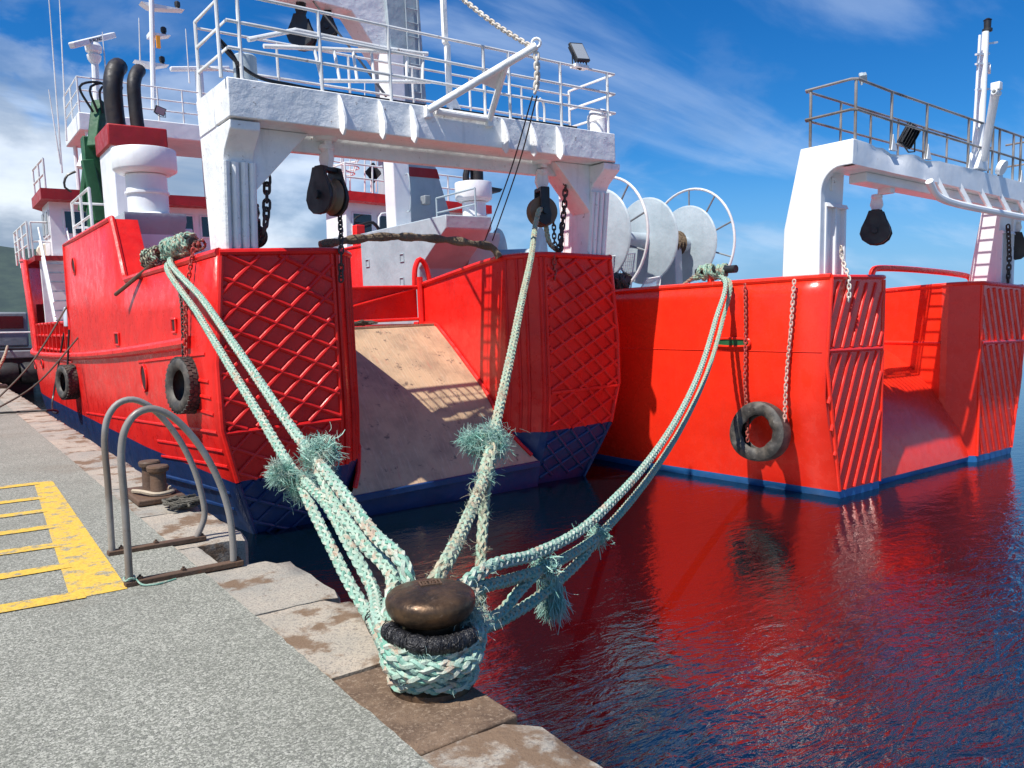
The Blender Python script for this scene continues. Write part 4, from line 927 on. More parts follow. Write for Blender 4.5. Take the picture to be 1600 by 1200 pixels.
    railing(S1, [(cx+3.1, y0+3.7), (cx+3.1, y0+5.2)], [(cx+3.1, y0+3.7), (cx+3.1, y0+5.2)], 3.72, (0.3, 0.62), 0.02, 'grey_paint', 'casing_railing')
    # gate across the head of the ramp
    gy = y0+3.02; m = MB(); xl, xr = cx-1.28, cx+1.24
    m.tube([(xl, gy, 1.72), (xr, gy, 1.72), (xr, gy, 2.32), (xl, gy, 2.32)], 0.03, 8, closed=True); m.tube([(xl, gy, 1.72), (xr, gy, 2.30)], 0.022, 8)
    gt = obj('ramp_gate', m, 'red', S1)
    obj('gate_sheet', MB().bb(xl+0.45, xr-0.02, gy+0.03, gy+0.04, 1.75, 2.30), 'red', gt)
    tubes('gate_post', [(xr+0.03, gy-0.02, 1.6), (xr+0.03, gy-0.02, 2.5)], 0.06, 'red', gt)
    m = MB(); m.tube(smooth_path([(xr-0.25+0.35, gy+0.3, 2.3), (xr+0.14, gy+0.3, 2.7), (xr+0.24, gy+0.3, 2.85), (xr+0.36, gy+0.3, 2.75), (xr+0.46, gy+0.3, 2.35)], 0.05), 0.05, 10); obj('deck_hoop', m, 'red', S1)
    # winch drum on deck, small white deckhouse seen over the gate
    obj('deck_winch', MB().bb(cx-0.9, cx+0.2, y0+9.0, y0+10.4, 1.6, 2.5), 'grey_paint', S1, bevel=0.03)
    m = MB(); m.lathe([(0.1, -0.7), (0.7, -0.7), (0.7, -0.64), (0.25, -0.62), (0.25, 0.62), (0.7, 0.64), (0.7, 0.7), (0.1, 0.7)], (cx+1.0, y0+13, 2.5), axis=(1, 0, 0), n=28); obj('trawl_winch', m, 'grey_paint', S1)
    # green folding crane with hoses beside the funnel
    g0 = A1(150, 360, Y=y0+11.6); g1 = A1(140, 215, Y=y0+11.6); g2 = A1(156, 160, Y=y0+11.6); g3 = A1(128, 330, Y=y0+11.6)
    cr = obj('folding_crane', MB().bar((g0.x, g0.y, 1.6), (g1.x, g1.y, g1.z), 0.36, 0.36), 'green_paint', S1, bevel=0.03)
    obj('crane_arm', MB().bar(g1+Vector((0.05, -0.25, -0.3)), g2, 0.26, 0.28), 'green_paint', cr, bevel=0.03); obj('crane_ram', MB().tube([g3, g1], 0.09, 10), 'green_paint', cr)
    obj('crane_arm', MB().bar(A1(136, 250, Y=y0+11.3), A1(158, 345, Y=y0+11.3), 0.22, 0.26), 'green_paint', cr, bevel=0.02)
    m = MB()
    for k in range(5):
        q = g2+Vector((-0.2+0.1*k, -0.2, 0)); m.tube(smooth_path([q+Vector((0, 0, -0.3)), q+Vector((-0.25+0.12*k, -0.1, 0.25)), q+Vector((0.25, -0.15, 0.35)), q+Vector((0.35-0.1*k, -0.1, -0.3)), q+Vector((0.3, 0, -0.8))], 0.1), 0.028, 6)
    obj('crane_hose', m, 'cable', cr); m = MB()
    m.tube(smooth_path([A1(118, 268, Y=y0+11), A1(104, 275, Y=y0+11), A1(101, 292, Y=y0+11), A1(112, 300, Y=y0+11)], 0.1), 0.028, 6)
    obj('crane_hose', m, 'cable', cr)
    # flood light under the platform
    p = A1(250, 173, Y=y0+18.4); floodlight(S1, p, (0.2, -0.9, -0.35), 0.36, 0.26)
    p = A1(612, 281, Y=y0+8); floodlight(S1, p, (0.5, -0.8, -0.2), 0.22, 0.22)
fittings1()

# ------------------------------------------------------------------ ship two
S2 = empty('stern_trawler', (CX2, Y2, ZW), 'orange red trawler rafted outside, slanted stern ribs, rusty rails on its white gantry', 'fishing boat')
hull(S2, CX2, Y2, 2)
def gantry2():
    cx, y0 = CX2, Y2; zt, zb = 4.17, 3.82; ya, yf = y0-0.30, y0+0.22
    for s in (-1, 1):
        xo = cx+s*3.32+(0.4 if s > 0 else 0); z0 = 2.26
        prof = [(y0+0.18, z0), (y0+0.80, z0), (y0+0.78, z0+0.75), (y0+0.52, zt), (ya, zt), (ya, zb)]
        for k in range(9):
            a = PI/2*k/8; prof.append((y0+0.18-0.34*(1-math.sin(a))*0.9, zb-0.34*(1-math.cos(a))))
        m = MB(); m.prism([(xo, y, z) for y, z in prof], (-s*0.12, 0, 0)); col = obj('gantry_column', m, 'white_clean', S2, bevel=0.012)
        # box behind, aft face with ledge and flutes
        m = MB(); m.prism([(xo-s*0.121, y0+0.26, z0), (xo-s*0.121, y0+0.78, z0), (xo-s*0.121, y0+0.52, zb+0.2), (xo-s*0.121, y0+0.20, zb+0.2)], (-s*0.55, 0, 0)); obj('column_box', m, 'white_clean', col, bevel=0.01)
        m = MB(); m.prism([(xo-s*0.12, y0+0.13, 3.30), (xo-s*0.12, y0+0.27, 3.30), (xo-s*0.12, y0+0.27, 3.35), (xo-s*0.12, y0+0.16, 3.36)], (-s*0.56, 0, 0)); obj('ledge', m, 'white_clean', col)
        for f in (0.14, 0.40, 0.655):
            m = MB(); m.bb(xo-s*f-0.022, xo-s*f+0.022, y0+0.16, y0+0.262, z0, 3.30); obj('flute', m, 'white_clean', col, bevel=0.006)
    # beam with dented aft plate
    m = MB(); rnd = random.Random(11); nx = 40; xs = [cx-3.31+7.02*i/nx for i in range(nx+1)]; rows = []
    for zz, e in ((zt, 0.9), (zt-0.03, 1.0), (zt-0.12, 0.7), (zt-0.24, 0.35), (zb, 0.12)):
        row = []
        for i, x in enumerate(xs):
            f = (x-cx+3.31)/6.62; dent = 0.10*math.exp(-((f-0.19)/0.05)**2)+0.12*math.exp(-((f-0.10)/0.02)**2)*0.4+0.06*math.exp(-((f-0.34)/0.04)**2)+rnd.uniform(0, 0.012)
            row.append((x, ya+dent*e, zz-(dent*0.5*e if zz > zt-0.05 else 0)))
        rows.append(row)
    m.grid(rows); m.grid([rows[0], [(x, yf, zt) for x in xs]]); m.grid([rows[-1], [(x, yf, zb) for x in xs]]); m.grid([[(x, yf, zt) for x in xs], [(x, yf, zb) for x in xs]])
    beam = obj('gantry_beam', m, 'white_clean', S2, sharp=30)
    obj('under_girder', MB().bb(cx-2.6, cx+3.0, y0-0.12, y0+0.16, zb-0.14, zb-0.003), 'white_clean', beam, bevel=0.01)
    m = MB()
    for k in range(44): m.bar((cx-3.1+k*0.15, yf+0.004, zt-0.02), (cx-3.1+k*0.15, y0+0.50, zt-0.02), 0.012, 0.03)
    m.bar((cx-3.2, y0+0.48, zt-0.02), (cx+3.6, y0+0.48, zt-0.02), 0.03, 0.04); tag(obj('walkway_grating', m, 'galv', beam), kind='stuff')
    # bent pipe guard under the beam with struts
    a = at(1452, 283, Y=ya-0.05); b = at(1475, 312, Y=ya-0.05); c = at(1600, 340, Y=ya-0.05)
    g = tubes('guard_pipe', [a, a.lerp(b, 0.5)+Vector((-0.05, 0, -0.05)), b, c, c+(c-b)*0.9, c+(c-b)*0.9+Vector((0.3, 0, 0.35))], 0.06, 'white_clean', S2, 10, 0.08)
    for px, py in ((1468, 290), (1502, 297), (1535, 305), (1566, 313), (1596, 320)):
        p = at(px, py-4, Y=ya-0.02); q = at(px+13, py+24, Y=ya-0.05); obj('strut', MB().bar(p+Vector((0, 0.06, 0.08)), q, 0.05, 0.09), 'white_clean', g, bevel=0.01)
    # rusty galvanised railing
    zz = zt
    posts = [(1345, 218), (1392, 228), (1447, 240), (1512, 258), (1560, 275), (1593, 285)]
    aft = [at(px, py, Y=ya+0.05) for px, py in posts]
    line = [(cx-3.20, y0+0.50), (cx-3.28, y0+0.47), (cx-3.26, ya+0.08), (cx-3.20, ya+0.02)]+[(p.x, ya+0.05) for p in aft[1:]]+[(cx+3.2, ya+0.05), (cx+3.2, yf)]
    railing(S2, line, [(cx-3.26, y0+0.40), (cx-3.20, ya+0.04)]+[(p.x, ya+0.05) for p in aft[1:]]+[(cx+1.4, ya+0.05), (cx+2.3, ya+0.05), (cx+3.2, ya+0.05)], zz, (0.42, 0.84), 0.020, 'galv', 'walkway_railing')
    railing(S2, [(cx-3.2, y0+0.48), (cx+3.2, y0+0.48)], [(cx-3.2+k*0.9, y0+0.48) for k in range(1, 8)], zz, (0.42, 0.84), 0.018, 'galv', 'walkway_railing')
    for p in aft[1:]: obj('post_gusset', MB().prism([(p.x-0.02, ya+0.02, zz-0.01), (p.x+0.14, ya+0.02, zz-0.01), (p.x+0.10, ya+0.02, zz+0.05), (p.x+0.01, ya+0.02, zz+0.22)], (0, 0.05, 0)), 'white_clean', beam)
    lx0 = at(1543, 440, Y=y0+0.9); m = MB()
    for d in (0.0, 0.26): m.tube([(lx0.x+d, y0+0.9, 2.2), (lx0.x+d+0.06, y0+0.75, 4.1)], 0.022, 8)
    lad = obj('column_ladder', m, 'white_clean', S2)
    for k in range(7): f = (k+0.5)/7; obj('rung', MB().tube([(lx0.x+0.06*f, y0+0.9-0.15*f, 2.2+1.9*f), (lx0.x+0.26+0.06*f, y0+0.9-0.15*f, 2.2+1.9*f)], 0.014, 6), 'grey_paint', lad)
    # camera-like lamp in the corner
    p = at(1346, 122, Y=ya+0.15); fl = floodlight(S2, p, (-0.5, 0.8, -0.1), 0.14, 0.12, 'grey_paint', 'corner_lamp')
    # floodlight seen from behind
    p = at(1420, 212, Y=ya+0.2); floodlight(S2, p, (0.35, 0.85, 0.25), 0.26, 0.34)
    # pole with lamp and inclined derrick
    a = at(1528, 262, Y=ya+0.1); b = at(1540, 50, Y=ya+0.1)
    pole = obj('light_pole', MB().tube([a, a.lerp(b, 0.55), b], [0.075, 0.07, 0.055], 12), 'white_clean', S2)
    m = MB(); m.tube([at(1520, 240, Y=ya+0.1), at(1531, 55, Y=ya+0.1)], 0.022, 8)
    obj('conduit', m, 'white_clean', pole)
    for py in (85, 100, 140, 200): obj('pole_clip', MB().bar(at(1525, py, Y=ya+0.1), at(1545, py-1, Y=ya+0.1), 0.04, 0.03), 'white_clean', pole)
    m = MB(); m.bar(at(1545, 68, Y=ya+0.1), at(1558, 66, Y=ya+0.1), 0.03, 0.03); obj('pole_arm', m, 'white_clean', pole)
    p = at(1543, 38, Y=ya+0.1); obj('lamp_head', MB().lathe([(0.05, -0.13), (0.08, -0.12), (0.08, -0.08), (0.055, -0.07), (0.06, 0.06), (0.07, 0.07), (0.03, 0.1)], p, n=14), 'black_steel', pole)
    p = at(1546, 108, Y=ya+0.1); obj('pulley_plate', MB().lathe([(0.001, -0.02), (0.08, -0.02), (0.08, 0.02), (0.001, 0.02)], p, axis=(0.3, -1, 0), n=16), 'white_clean', pole)
    d0 = at(1537, 250, Y=ya); d1 = at(1557, 135, Y=ya-0.4)
    dv = obj('derrick', MB().tube([d0, d1], [0.06, 0.07], 12), 'white_clean', S2)
    obj('derrick_foot', MB().prism([d0+Vector((-0.22, 0, -0.16)), d0+Vector((0.22, 0, -0.16)), d0+Vector((0.18, 0, 0.05)), d0+Vector((0.05, 0, 0.16)), d0+Vector((-0.06, 0, 0.16))], (0, 0.2, 0)), 'white_clean', dv, bevel=0.015)
    m = MB(); m.box(d1, (0.12, 0.14, 0.12)); m.lathe([(0.03, -0.1), (0.05, -0.1), (0.05, 0.1), (0.03, 0.1)], d1+Vector((0, 0, -0.1)), axis=(1, 0, 0), n=10, close=True); obj('derrick_head', m, 'white_clean', dv, bevel=0.01)
    p = at(1565, 262, Y=ya-0.02); obj('fairlead', MB().lathe([(0.05, -0.05), (0.13, -0.04), (0.13, 0.04), (0.05, 0.05)], p, axis=(0, 1, 0.4), n=18), 'white_clean', S2)
    # hanger for the block
    p = at(1385, 287, Y=y0+0.05); hg = obj('hanger', MB().box((p.x, y0+0.05, zb-0.16), (0.14, 0.22, 0.12)), 'white_clean', S2, bevel=0.02)
    # letter P
    txt = bpy.data.curves.new('t', 'FONT'); txt.body = 'P'; txt.size = 0.26; txt.extrude = 0.02; txt.offset = 0.006; to = bpy.data.objects.new('t', txt); COL.objects.link(to)
    me = bpy.data.meshes.new_from_object(to.evaluated_get(bpy.context.evaluated_depsgraph_get())); bpy.data.objects.remove(to); me.materials.clear(); me.materials.append(MATS['white_letter'])
    p = at(1297, 297, Y=y0+0.21); lo = link('letter_p', me, S2, Vector((p.x, y0+0.205, p.z))); lo.rotation_euler = (PI/2, 0, 0)
gantry2()
def fittings2():
    cx, y0 = CX2, Y2
    # big red hoop across the ramp opening, on the bulwark tops
    a = at(1362, 428, Y=y0+0.8); b = at(1517, 438, Y=y0+0.8)
    tubes('stern_hoop', [(a.x, y0+0.8, 2.2), (a.x, y0+0.8, 2.42), (a.x+0.05, y0+0.8, 2.50), (a.x+0.14, y0+0.8, 2.53), (b.x-0.14, y0+0.8, 2.50), (b.x-0.05, y0+0.8, 2.47), (b.x, y0+0.8, 2.40), (b.x, y0+0.8, 1.3)], 0.055, 'red2', S2, 10, 0.05)
    # slot fairlead in the port side
    a = at(1115, 535, X=cx-3.42); b = at(1178, 535, X=cx-3.42); x = cx-side_off(1.3, 1.5)-0.058; pts = []
    for k in range(24):
        t = 2*PI*k/24; yy = (a.y+b.y)/2+max(-1, min(1, math.cos(t)*1.6))*0.30+0.05*math.cos(t); pts.append((x, yy, 1.30+0.065*math.sin(t)))
    o = obj('fairlead_slot', MB().tube(pts, 0.02, 6, closed=True), 'red2', S2); obj("slot_plate", MB().prism(pts, (0.04, 0, 0)), 'green_paint', o)
    # weld seam
    obj('hull_seam', MB().tube([(cx-side_off(1.17, d)-0.028, y0+d, 1.17) for d in (0.05, 1, 2, 3, 4, 5)], 0.008, 5), 'red2', S2)
    # net drums: discs on a common axle
    ay, az = 11.55, at(1010, 377, Y=11.55).z
    def px2x(px): return at(px, 377, Y=ay).x
    xa, xb, xc = px2x(932), px2x(1008), px2x(1072)
    dr = obj('net_drum', MB().lathe([(0.17, 0), (0.17, xc-xa)], (xa, ay, az), axis=(1, 0, 0), n=24), 'grey_paint', S2)
    for x, r in ((xa, 0.95), (xb, 0.90), (xc, 0.84)):
        obj('flange', MB().lathe([(0.001, -0.03), (r-0.02, -0.03), (r, -0.02), (r+0.015, 0), (r, 0.02), (r-0.02, 0.03), (0.001, 0.03)], (x, ay, az), axis=(1, 0, 0), n=48), 'grey_paint', dr)
    m = MB(); nw = 16
    for k in range(nw): m.lathe([(0.20, 0), (0.245+0.02*(k % 3), 0.02), (0.20, 0.04)], (xb+0.5+k*0.036, ay, az), axis=(1, 0, 0), n=18)
    obj('wound_warp', m, 'brown_wrap', dr); dr['label'] = 'grey net drum with round flanges and spoked rims'
    del dr['label']
    for x, r in ((px2x(944), 1.20), (px2x(1077), 1.22)):
        m = MB(); m.tube([(x, ay+r*math.cos(2*PI*k/48), az+r*math.sin(2*PI*k/48)) for k in range(48)], 0.028, 8, closed=True); rim = obj('spoked_rim', m, 'white_pipe', dr)
        for k in range(10):
            a = 2*PI*k/10+0.3; obj('spoke', MB().tube([(x, ay+0.5*math.cos(a), az+0.5*math.sin(a)), (x, ay+r*math.cos(a), az+r*math.sin(a))], 0.02, 6), 'grey_mid', rim)
    for x in (xa+0.16, (xb+xc)/2+0.15): obj('drum_stand', MB().prism([(x-0.12, ay-0.3, 1.58), (x-0.12, ay+0.42, 1.58), (x-0.12, ay+0.2, az+0.15), (x-0.12, ay-0.2, az+0.15)], (0.24, 0, 0)), 'grey_paint', dr, bevel=0.02)
    # smaller drum further forward, seen past the other ship's gantry leg
    p = at(812, 395, Y=16.5); d2 = obj('net_drum', MB().lathe([(0.001, -0.6), (0.75, -0.6), (0.77, -0.57), (0.75, -0.54), (0.2, -0.54), (0.2, 0.54), (0.75, 0.54), (0.77, 0.57), (0.75, 0.6), (0.001, 0.6)], (p.x, 16.5, p.z-0.1), axis=(0.6, -0.8, 0), n=36), 'grey_paint', S2)
    obj('drum_stand', MB().bb(p.x-0.15, p.x+0.15, 16.3, 16.7, 1.58, p.z), 'grey_paint', d2)
    # mesh guards by the bulwark: wire grid panels
    for (p0, p1, p2, p3) in (((945, 402), (992, 396), (985, 455), (942, 455)), ((1010, 436), (1032, 432), (1030, 450), (1000, 452))):
        c = [at(*q, Y=11.0) for q in (p0, p1, p2, p3)]; m = MB(); m.tube(c, 0.018, 6, closed=True); gd = obj('wire_guard', m, 'white_pipe', S2); m = MB()
        for k in range(1, 14): m.tube([c[0].lerp(c[1], k/14), c[3].lerp(c[2], k/14)], 0.005, 4)
        for k in range(1, 10): m.tube([c[0].lerp(c[3], k/10), c[1].lerp(c[2], k/10)], 0.005, 4)
        tag(obj('wire_mesh', m, 'white_pipe', gd), kind='stuff')
    # wheelhouse far forward
    wx0, wx1, wy = cx-2.35, cx+2.9, y0+18.0
    obj('deckhouse', MB().bb(cx-2.6, cx+3.0, wy-0.3, wy+2.8, 1.58, 3.31), 'white_clean', S2)
    wh = obj('wheelhouse', MB().prism([(wx0, wy, 3.45), (wx1, wy, 3.45), (wx1, wy+1.6, 3.45), (cx+1.8, wy+2.6, 3.45), (cx-1.2, wy+2.6, 3.45), (wx0, wy+1.6, 3.45)], (0, 0, 2.35)), 'white_clean', S2)
    obj('roof', MB().prism([(wx0-0.25, wy-0.5, 5.80), (wx1+0.4, wy-0.5, 5.80), (wx1+0.4, wy+1.8, 5.80), (cx, wy+3.0, 5.80), (wx0-0.25, wy+1.8, 5.80)], (0, 0, 0.30)), 'red', wh)
    for x0_, w_ in ((0.18, 0.78), (1.15, 1.6), (2.95, 1.0), (4.1, 0.9)):
        x = wx0+x0_; w = obj('window', MB().bb(x, x+w_, wy-0.05, wy-0.005, 4.35, 5.50), 'white_clean', wh, bevel=0.02); obj('pane', MB().bb(x+0.06, x+w_-0.06, wy-0.065, wy-0.04, 4.41, 5.44), 'glass_dark', w)
    lv = obj('louvre', MB().bb(wx0-0.04, wx0-0.005, wy+0.5, wy+1.1, 4.0, 4.8), 'white_clean', wh)
    for k in range(6): obj('slat', MB().bar((wx0-0.06, wy+0.53, 4.08+k*0.12), (wx0-0.06, wy+1.07, 4.08+k*0.12), 0.04, 0.05), 'grey_paint', lv)
    obj('bridge_deck', MB().bb(cx-2.75, cx+3.2, wy-1.6, wy+2.9, 3.32, 3.44), 'grey_paint', S2)
    railing(S2, [(cx-2.70, wy-1.55), (cx+2.5, wy-1.55)], [(cx-2.70+k*0.9, wy-1.55) for k in range(6)], 3.44, (0.35, 0.7, 1.05), 0.03, 'white_pipe', 'bridge_railing')
    railing(S2, [(cx-3.2, wy+3), (cx-3.25, wy-1.6)], [(cx-3.25, wy-1.6+k*1.1) for k in range(5)], 2.9, (0.4, 0.8), 0.03, 'grey_paint', 'side_railing')
    m = MB(); Yr = wy-1.4
    for pts in ([(610, 372), (610, 330), (613, 325), (622, 320), (650, 312)], [(592, 372), (592, 340), (596, 334), (604, 333), (650, 338)], [(610, 347), (650, 334)], [(610, 358), (650, 352)]): m.tube([at(*q_, Y=Yr) for q_ in pts], 0.035, 8)
    obj('stair_rail', m, 'white_pipe', S2)
    # white mast house with red top and aerials above the roof
    p = at(622, 245, Y=wy+1.5); mh = obj('mast_house', MB().prism([(p.x-0.45, wy+1.5, 6.10), (p.x+0.55, wy+1.5, 6.10), (p.x+0.7, wy+1.5, p.z+0.2), (p.x-0.4, wy+1.5, p.z+0.2)], (0, 0.8, 0)), 'grey_paint', S2)
    obj('mast_top', MB().prism([(p.x-0.7, wy+1.3, p.z+0.2), (p.x+0.8, wy+1.3, p.z+0.2), (p.x+0.8, wy+1.3, p.z+0.65), (p.x-0.5, wy+1.3, p.z+0.65)], (0, 1.1, 0)), 'red', mh)
    for px, pt in ((536, 165), (570, 130), (580, 200), (533, 225), (547, 235), (588, 222)):
        a = at(px, 300, Y=wy+1); b = at(px, pt, Y=wy+1); obj('whip_aerial', MB().tube([a, b], [0.03, 0.018], 6), 'white_pipe', S2)
    railing(S2, [(wx0-0.2, wy+1.7), (wx0-0.2, wy-0.4), (wx1, wy-0.4)], [(wx0-0.2, wy+1.7), (wx0-0.2, wy+0.7)]+[(wx0-0.2+k*1.0, wy-0.4) for k in range(6)], 6.11, (0.45, 0.9), 0.03, 'white_pipe', 'roof_railing')
    # radar-like cage aerial and flag shapes on the roof
    c = at(538, 262, Y=wy+1); m = MB()
    for r, dz in ((0.5, 0.0), (0.5, 0.28), (0.35, -0.2)): m.tube([c+Vector((r*math.cos(2*PI*k/16), r*math.sin(2*PI*k/16), dz)) for k in range(16)], 0.025, 6, closed=True)
    for k in range(6): a = 2*PI*k/6; m.tube([c+Vector((0.35*math.cos(a), 0.35*math.sin(a), -0.2)), c+Vector((0.5*math.cos(a), 0.5*math.sin(a), 0.28))], 0.02, 6)
    m.tube([c+Vector((0, 0, -1.0)), c+Vector((0, 0, -0.2))], 0.06, 8); obj('cage_aerial', m, 'white_pipe', S2)
    c = at(583, 270, Y=wy+0.5); m = MB()
    for k in range(3):
        q = Matrix.Rotation(PI*k/3, 3, 'Z') @ Vector((0.32, 0, 0)); m.prism([c-q, c+q*0.1+Vector((0, 0, 0.36)), c+q, c-q*0.1+Vector((0, 0, -0.36))], (0.012, 0.012, 0))
    m.tube([c+Vector((0, 0, -0.9)), c+Vector((0, 0, 0.3))], 0.02, 6); obj('radar_reflector', m, 'black_steel', S2)
    # red hydraulic arm near the bridge front
    a = at(562, 400, Y=wy-3); b = at(560, 352, Y=wy-3); c = at(590, 380, Y=wy-3)
    ar = obj('hydraulic_arm', MB().bar((a.x, a.y, 1.58), b, 0.28, 0.28), 'red', S2, bevel=0.02); obj('arm', MB().bar(at(556, 395, Y=wy-3), c, 0.24, 0.2), 'red', ar, bevel=0.02)
    tubes('hose', [b, b+Vector((0.5, 0, 0.1)), b+Vector((0.8, 0, -0.4)), c], 0.05, 'cable', ar, 6, 0.1)
    # stub bitts on the bulwark tops that carry the moorings
    for px, py, xx in ((1140, 420, None), (972, 436, None)):
        p = at(px, py, X=cx-3.42); t = obj('mooring_horn', MB().tube([p+Vector((0.1, 0.75, 0)), p+Vector((0.1, -0.05, 0))], [0.055, 0.065], 12), 'black_steel', S2)
        obj('horn_post', MB().tube([(p.x+0.1, p.y+0.45, 2.2), (p.x+0.1, p.y+0.45, p.z)], 0.06, 10), 'red2', t)
fittings2()

# ================================================================== HANGING GEAR
def block(name, top, rot, size, label, style='tear', sheave='bronze', swivel='white', group='hanging pulley blocks'):
    """cargo block hanging below a point; rot turns the sheave axle about z"""
    top = Vector(top); R = Matrix.Rotation(rot, 3, 'Z'); t = empty(name, top+Vector((0, 0, -size*1.9)), label, 'pulley', group)
    def W(x, y, z): return top+R @ Vector((x*size, y*size, z*size))
    m = MB(); m.lathe([(0.02*size, 0.0), (0.20*size, -0.02*size), (0.22*size, -0.14*size), (0.12*size, -0.22*size)], top, n=14)
    m.prism([W(-0.09, 0.18, -0.15), W(-0.09, 0.24, -0.42), W(-0.09, 0.14, -0.68), W(-0.09, -0.14, -0.68), W(-0.09, -0.24, -0.42), W(-0.09, -0.18, -0.15)], R @ Vector((0.18*size, 0, 0)))
    obj('swivel', m, swivel, t, bevel=0.006)
    if style == 'tear': prof = [(-0.24, -0.66), (0.24, -0.66), (0.34, -0.95), (0.50, -1.30), (0.56, -1.55), (0.46, -1.80), (0.25, -1.96), (0, -2.0), (-0.25, -1.96), (-0.46, -1.80), (-0.56, -1.55), (-0.50, -1.30), (-0.34, -0.95)]
    else: prof = [(-0.16, -0.66), (0.16, -0.66), (0.17, -1.3), (0.24, -1.55), (0.20, -1.85), (0, -1.95), (-0.20, -1.85), (-0.24, -1.55), (-0.17, -1.3)]
    for sx in (-0.34, 0.24): obj('cheek', MB().prism([W(sx, y, z) for y, z in prof], R @ Vector((0.10*size, 0, 0))), 'black_steel', t, bevel=0.008)
    obj('yoke', MB().box(W(0, 0, -0.70), (0.66*size, 0.30*size, 0.14*size), R), 'black_steel', t, bevel=0.008)
    obj('sheave', MB().lathe([(0.05, -0.20), (0.50, -0.20), (0.52, -0.16), (0.42, -0.05), (0.42, 0.05), (0.52, 0.16), (0.50, 0.20), (0.05, 0.20)] and [(r*size, h*size) for r, h in [(0.05, -0.20), (0.50, -0.20), (0.52, -0.16), (0.42, -0.05), (0.42, 0.05), (0.52, 0.16), (0.50, 0.20), (0.05, 0.20)]], W(0, 0, -1.45), axis=R @ Vector((1, 0, 0)), n=28), sheave, t)
    obj('axle', MB().lathe([(0.001, -0.44*size), (0.12*size, -0.44*size), (0.12*size, 0.44*size), (0.001, 0.44*size)], W(0, 0, -1.45), axis=R @ Vector((1, 0, 0)), n=10), 'black_steel', t)
    return t
HY = Y1+0.10
h1 = heel((A1(508, 200, Y=HY).x, HY, 4.07)); h2 = heel((A1(846, 258, Y=HY).x, HY, 4.03)); h3 = heel((A1(413, 232, Y=HY).x, HY, 4.05))
block('pulley_block', h1, 0.25, 0.46, 'black pulley block with worn sheave hanging under port side of the near gantry')
B2 = block('pulley_block', h2, 1.25, 0.46, 'black open pulley block with rope over it at starboard end of the near gantry', 'strap')
hb = at(1385, 291, Y=Y2+0.05); block('pulley_block', Vector((hb.x, Y2+0.2, 3.62)), 0.35, 0.40, 'black teardrop pulley block hanging under the second trawler\'s gantry')
hb = at(1600, 345, Y=Y2+0.05); block('pulley_block', Vector((hb.x+0.05, Y2+0.2, 3.62)), 0.35, 0.40, 'black pulley block cut by the right picture edge')
for px, py, sz, lb in ((470, 0, 0.50, 'large black pulley block high under the forward mast beam'), (512, 8, 0.34, 'small black pulley block high under the forward mast beam')):
    p = at(px, py, Y=Y1+6.4); block('pulley_block', p, 0.9, sz, lb, 'tear', 'black_steel', 'black_steel')
p = at(397, 318, Y=Y1+0.9); block('pulley_block', p, 0.9, 0.30, 'small black block hung behind the port gantry leg', 'strap', 'black_steel', 'black_steel')
# chains
a = h3+Vector((0, 0, -0.02)); e = at(404, 392, Y=HY+0.1)
chain('chain', [a, at(417, 290, Y=HY), at(412, 365, Y=HY), at(398, 388, Y=HY+0.15)], 0.145, 0.019, 'chain_dark', 'heavy black chain hanging beside the port gantry leg', 'chains on the trawlers')
chain('chain', [at(531, 335, Y=Y1+0.2), at(533, 375, Y=Y1-0.03), at(533, 437, Y=Y1-0.035)], 0.105, 0.013, 'chain_dark', 'rusty chain dangling over the top of the port lattice panel', 'chains on the trawlers')
chain('chain', [at(885, 262, Y=HY), at(881, 330, Y=HY), at(873, 392, Y=HY)], 0.125, 0.016, 'chain_dark', 'black chain hanging beside the starboard gantry leg', 'chains on the trawlers')
chain('chain', [at(860, 325, Y=HY), at(865, 350, Y=HY), at(868, 385, Y=HY), at(876, 392, Y=HY), at(878, 350, Y=HY)], 0.095, 0.012, 'chain_dark', 'looped rusty chain beside the roped pulley block', 'chains on the trawlers')
chain('chain', [at(866, 398, Y=Y1-0.03), at(867, 437, Y=Y1-0.035)], 0.095, 0.012, 'chain_red', 'short red painted chain over the starboard lattice panel', 'chains on the trawlers')
chain('chain', [at(1314, 385, Y=Y2+0.12), at(1316, 405, Y=Y2+0.1), at(1326, 435, Y=Y2-0.04), at(1326, 473, Y=Y2-0.05)], 0.085, 0.011, 'chain_white', 'short pale chain over the ribbed stern corner of the second trawler', 'chains on the trawlers')
chain('chain', [at(1575, 352, Y=Y2+0.1), at(1577, 400, Y=Y2+0.1), at(1575, 440, Y=Y2+0.12)], 0.12, 0.016, 'chain_dark', 'dark chain by the second trawler\'s far gantry leg', 'chains on the trawlers')
pt = at(838, 78, Y=Y1-1.45); pp = at(712, -10, Y=Y1-0.33)
chain('chain', [pp, pp.lerp(pt, 0.5)+Vector((0, 0, -0.04)), pt], 0.085, 0.014, 'chain_white', 'white chain slanting from the tall pole to the davit tip', 'chains on the trawlers')
chain('chain', [pt+Vector((0, 0, -0.05)), at(839, 125, Y=Y1-1.45), at(836, 145, Y=Y1-1.45)], 0.10, 0.018, 'chain_white', 'short thick pale chain hanging from the davit tip', 'chains on the trawlers')
def wire(name, pts, r, mat, label, cat='cable', step=0.2, group=None):
    return tag(obj(name, MB().tube(smooth_path(pts, step), r, 6), mat), label, cat, group)
wire('davit_wire', [at(832, 150, Y=Y1-1.45), at(800, 260, Y=Y1-0.5), at(757, 378, Y=Y1+0.7)], 0.010, 'cable', 'left of the two thin black wires slanting down from the davit', group='wires under the davit')
wire('davit_wire', [at(839, 150, Y=Y1-1.45), at(812, 252, Y=Y1-0.5), at(768, 380, Y=Y1+0.7)], 0.010, 'cable', 'right of the two thin black wires slanting down from the davit', group='wires under the davit')
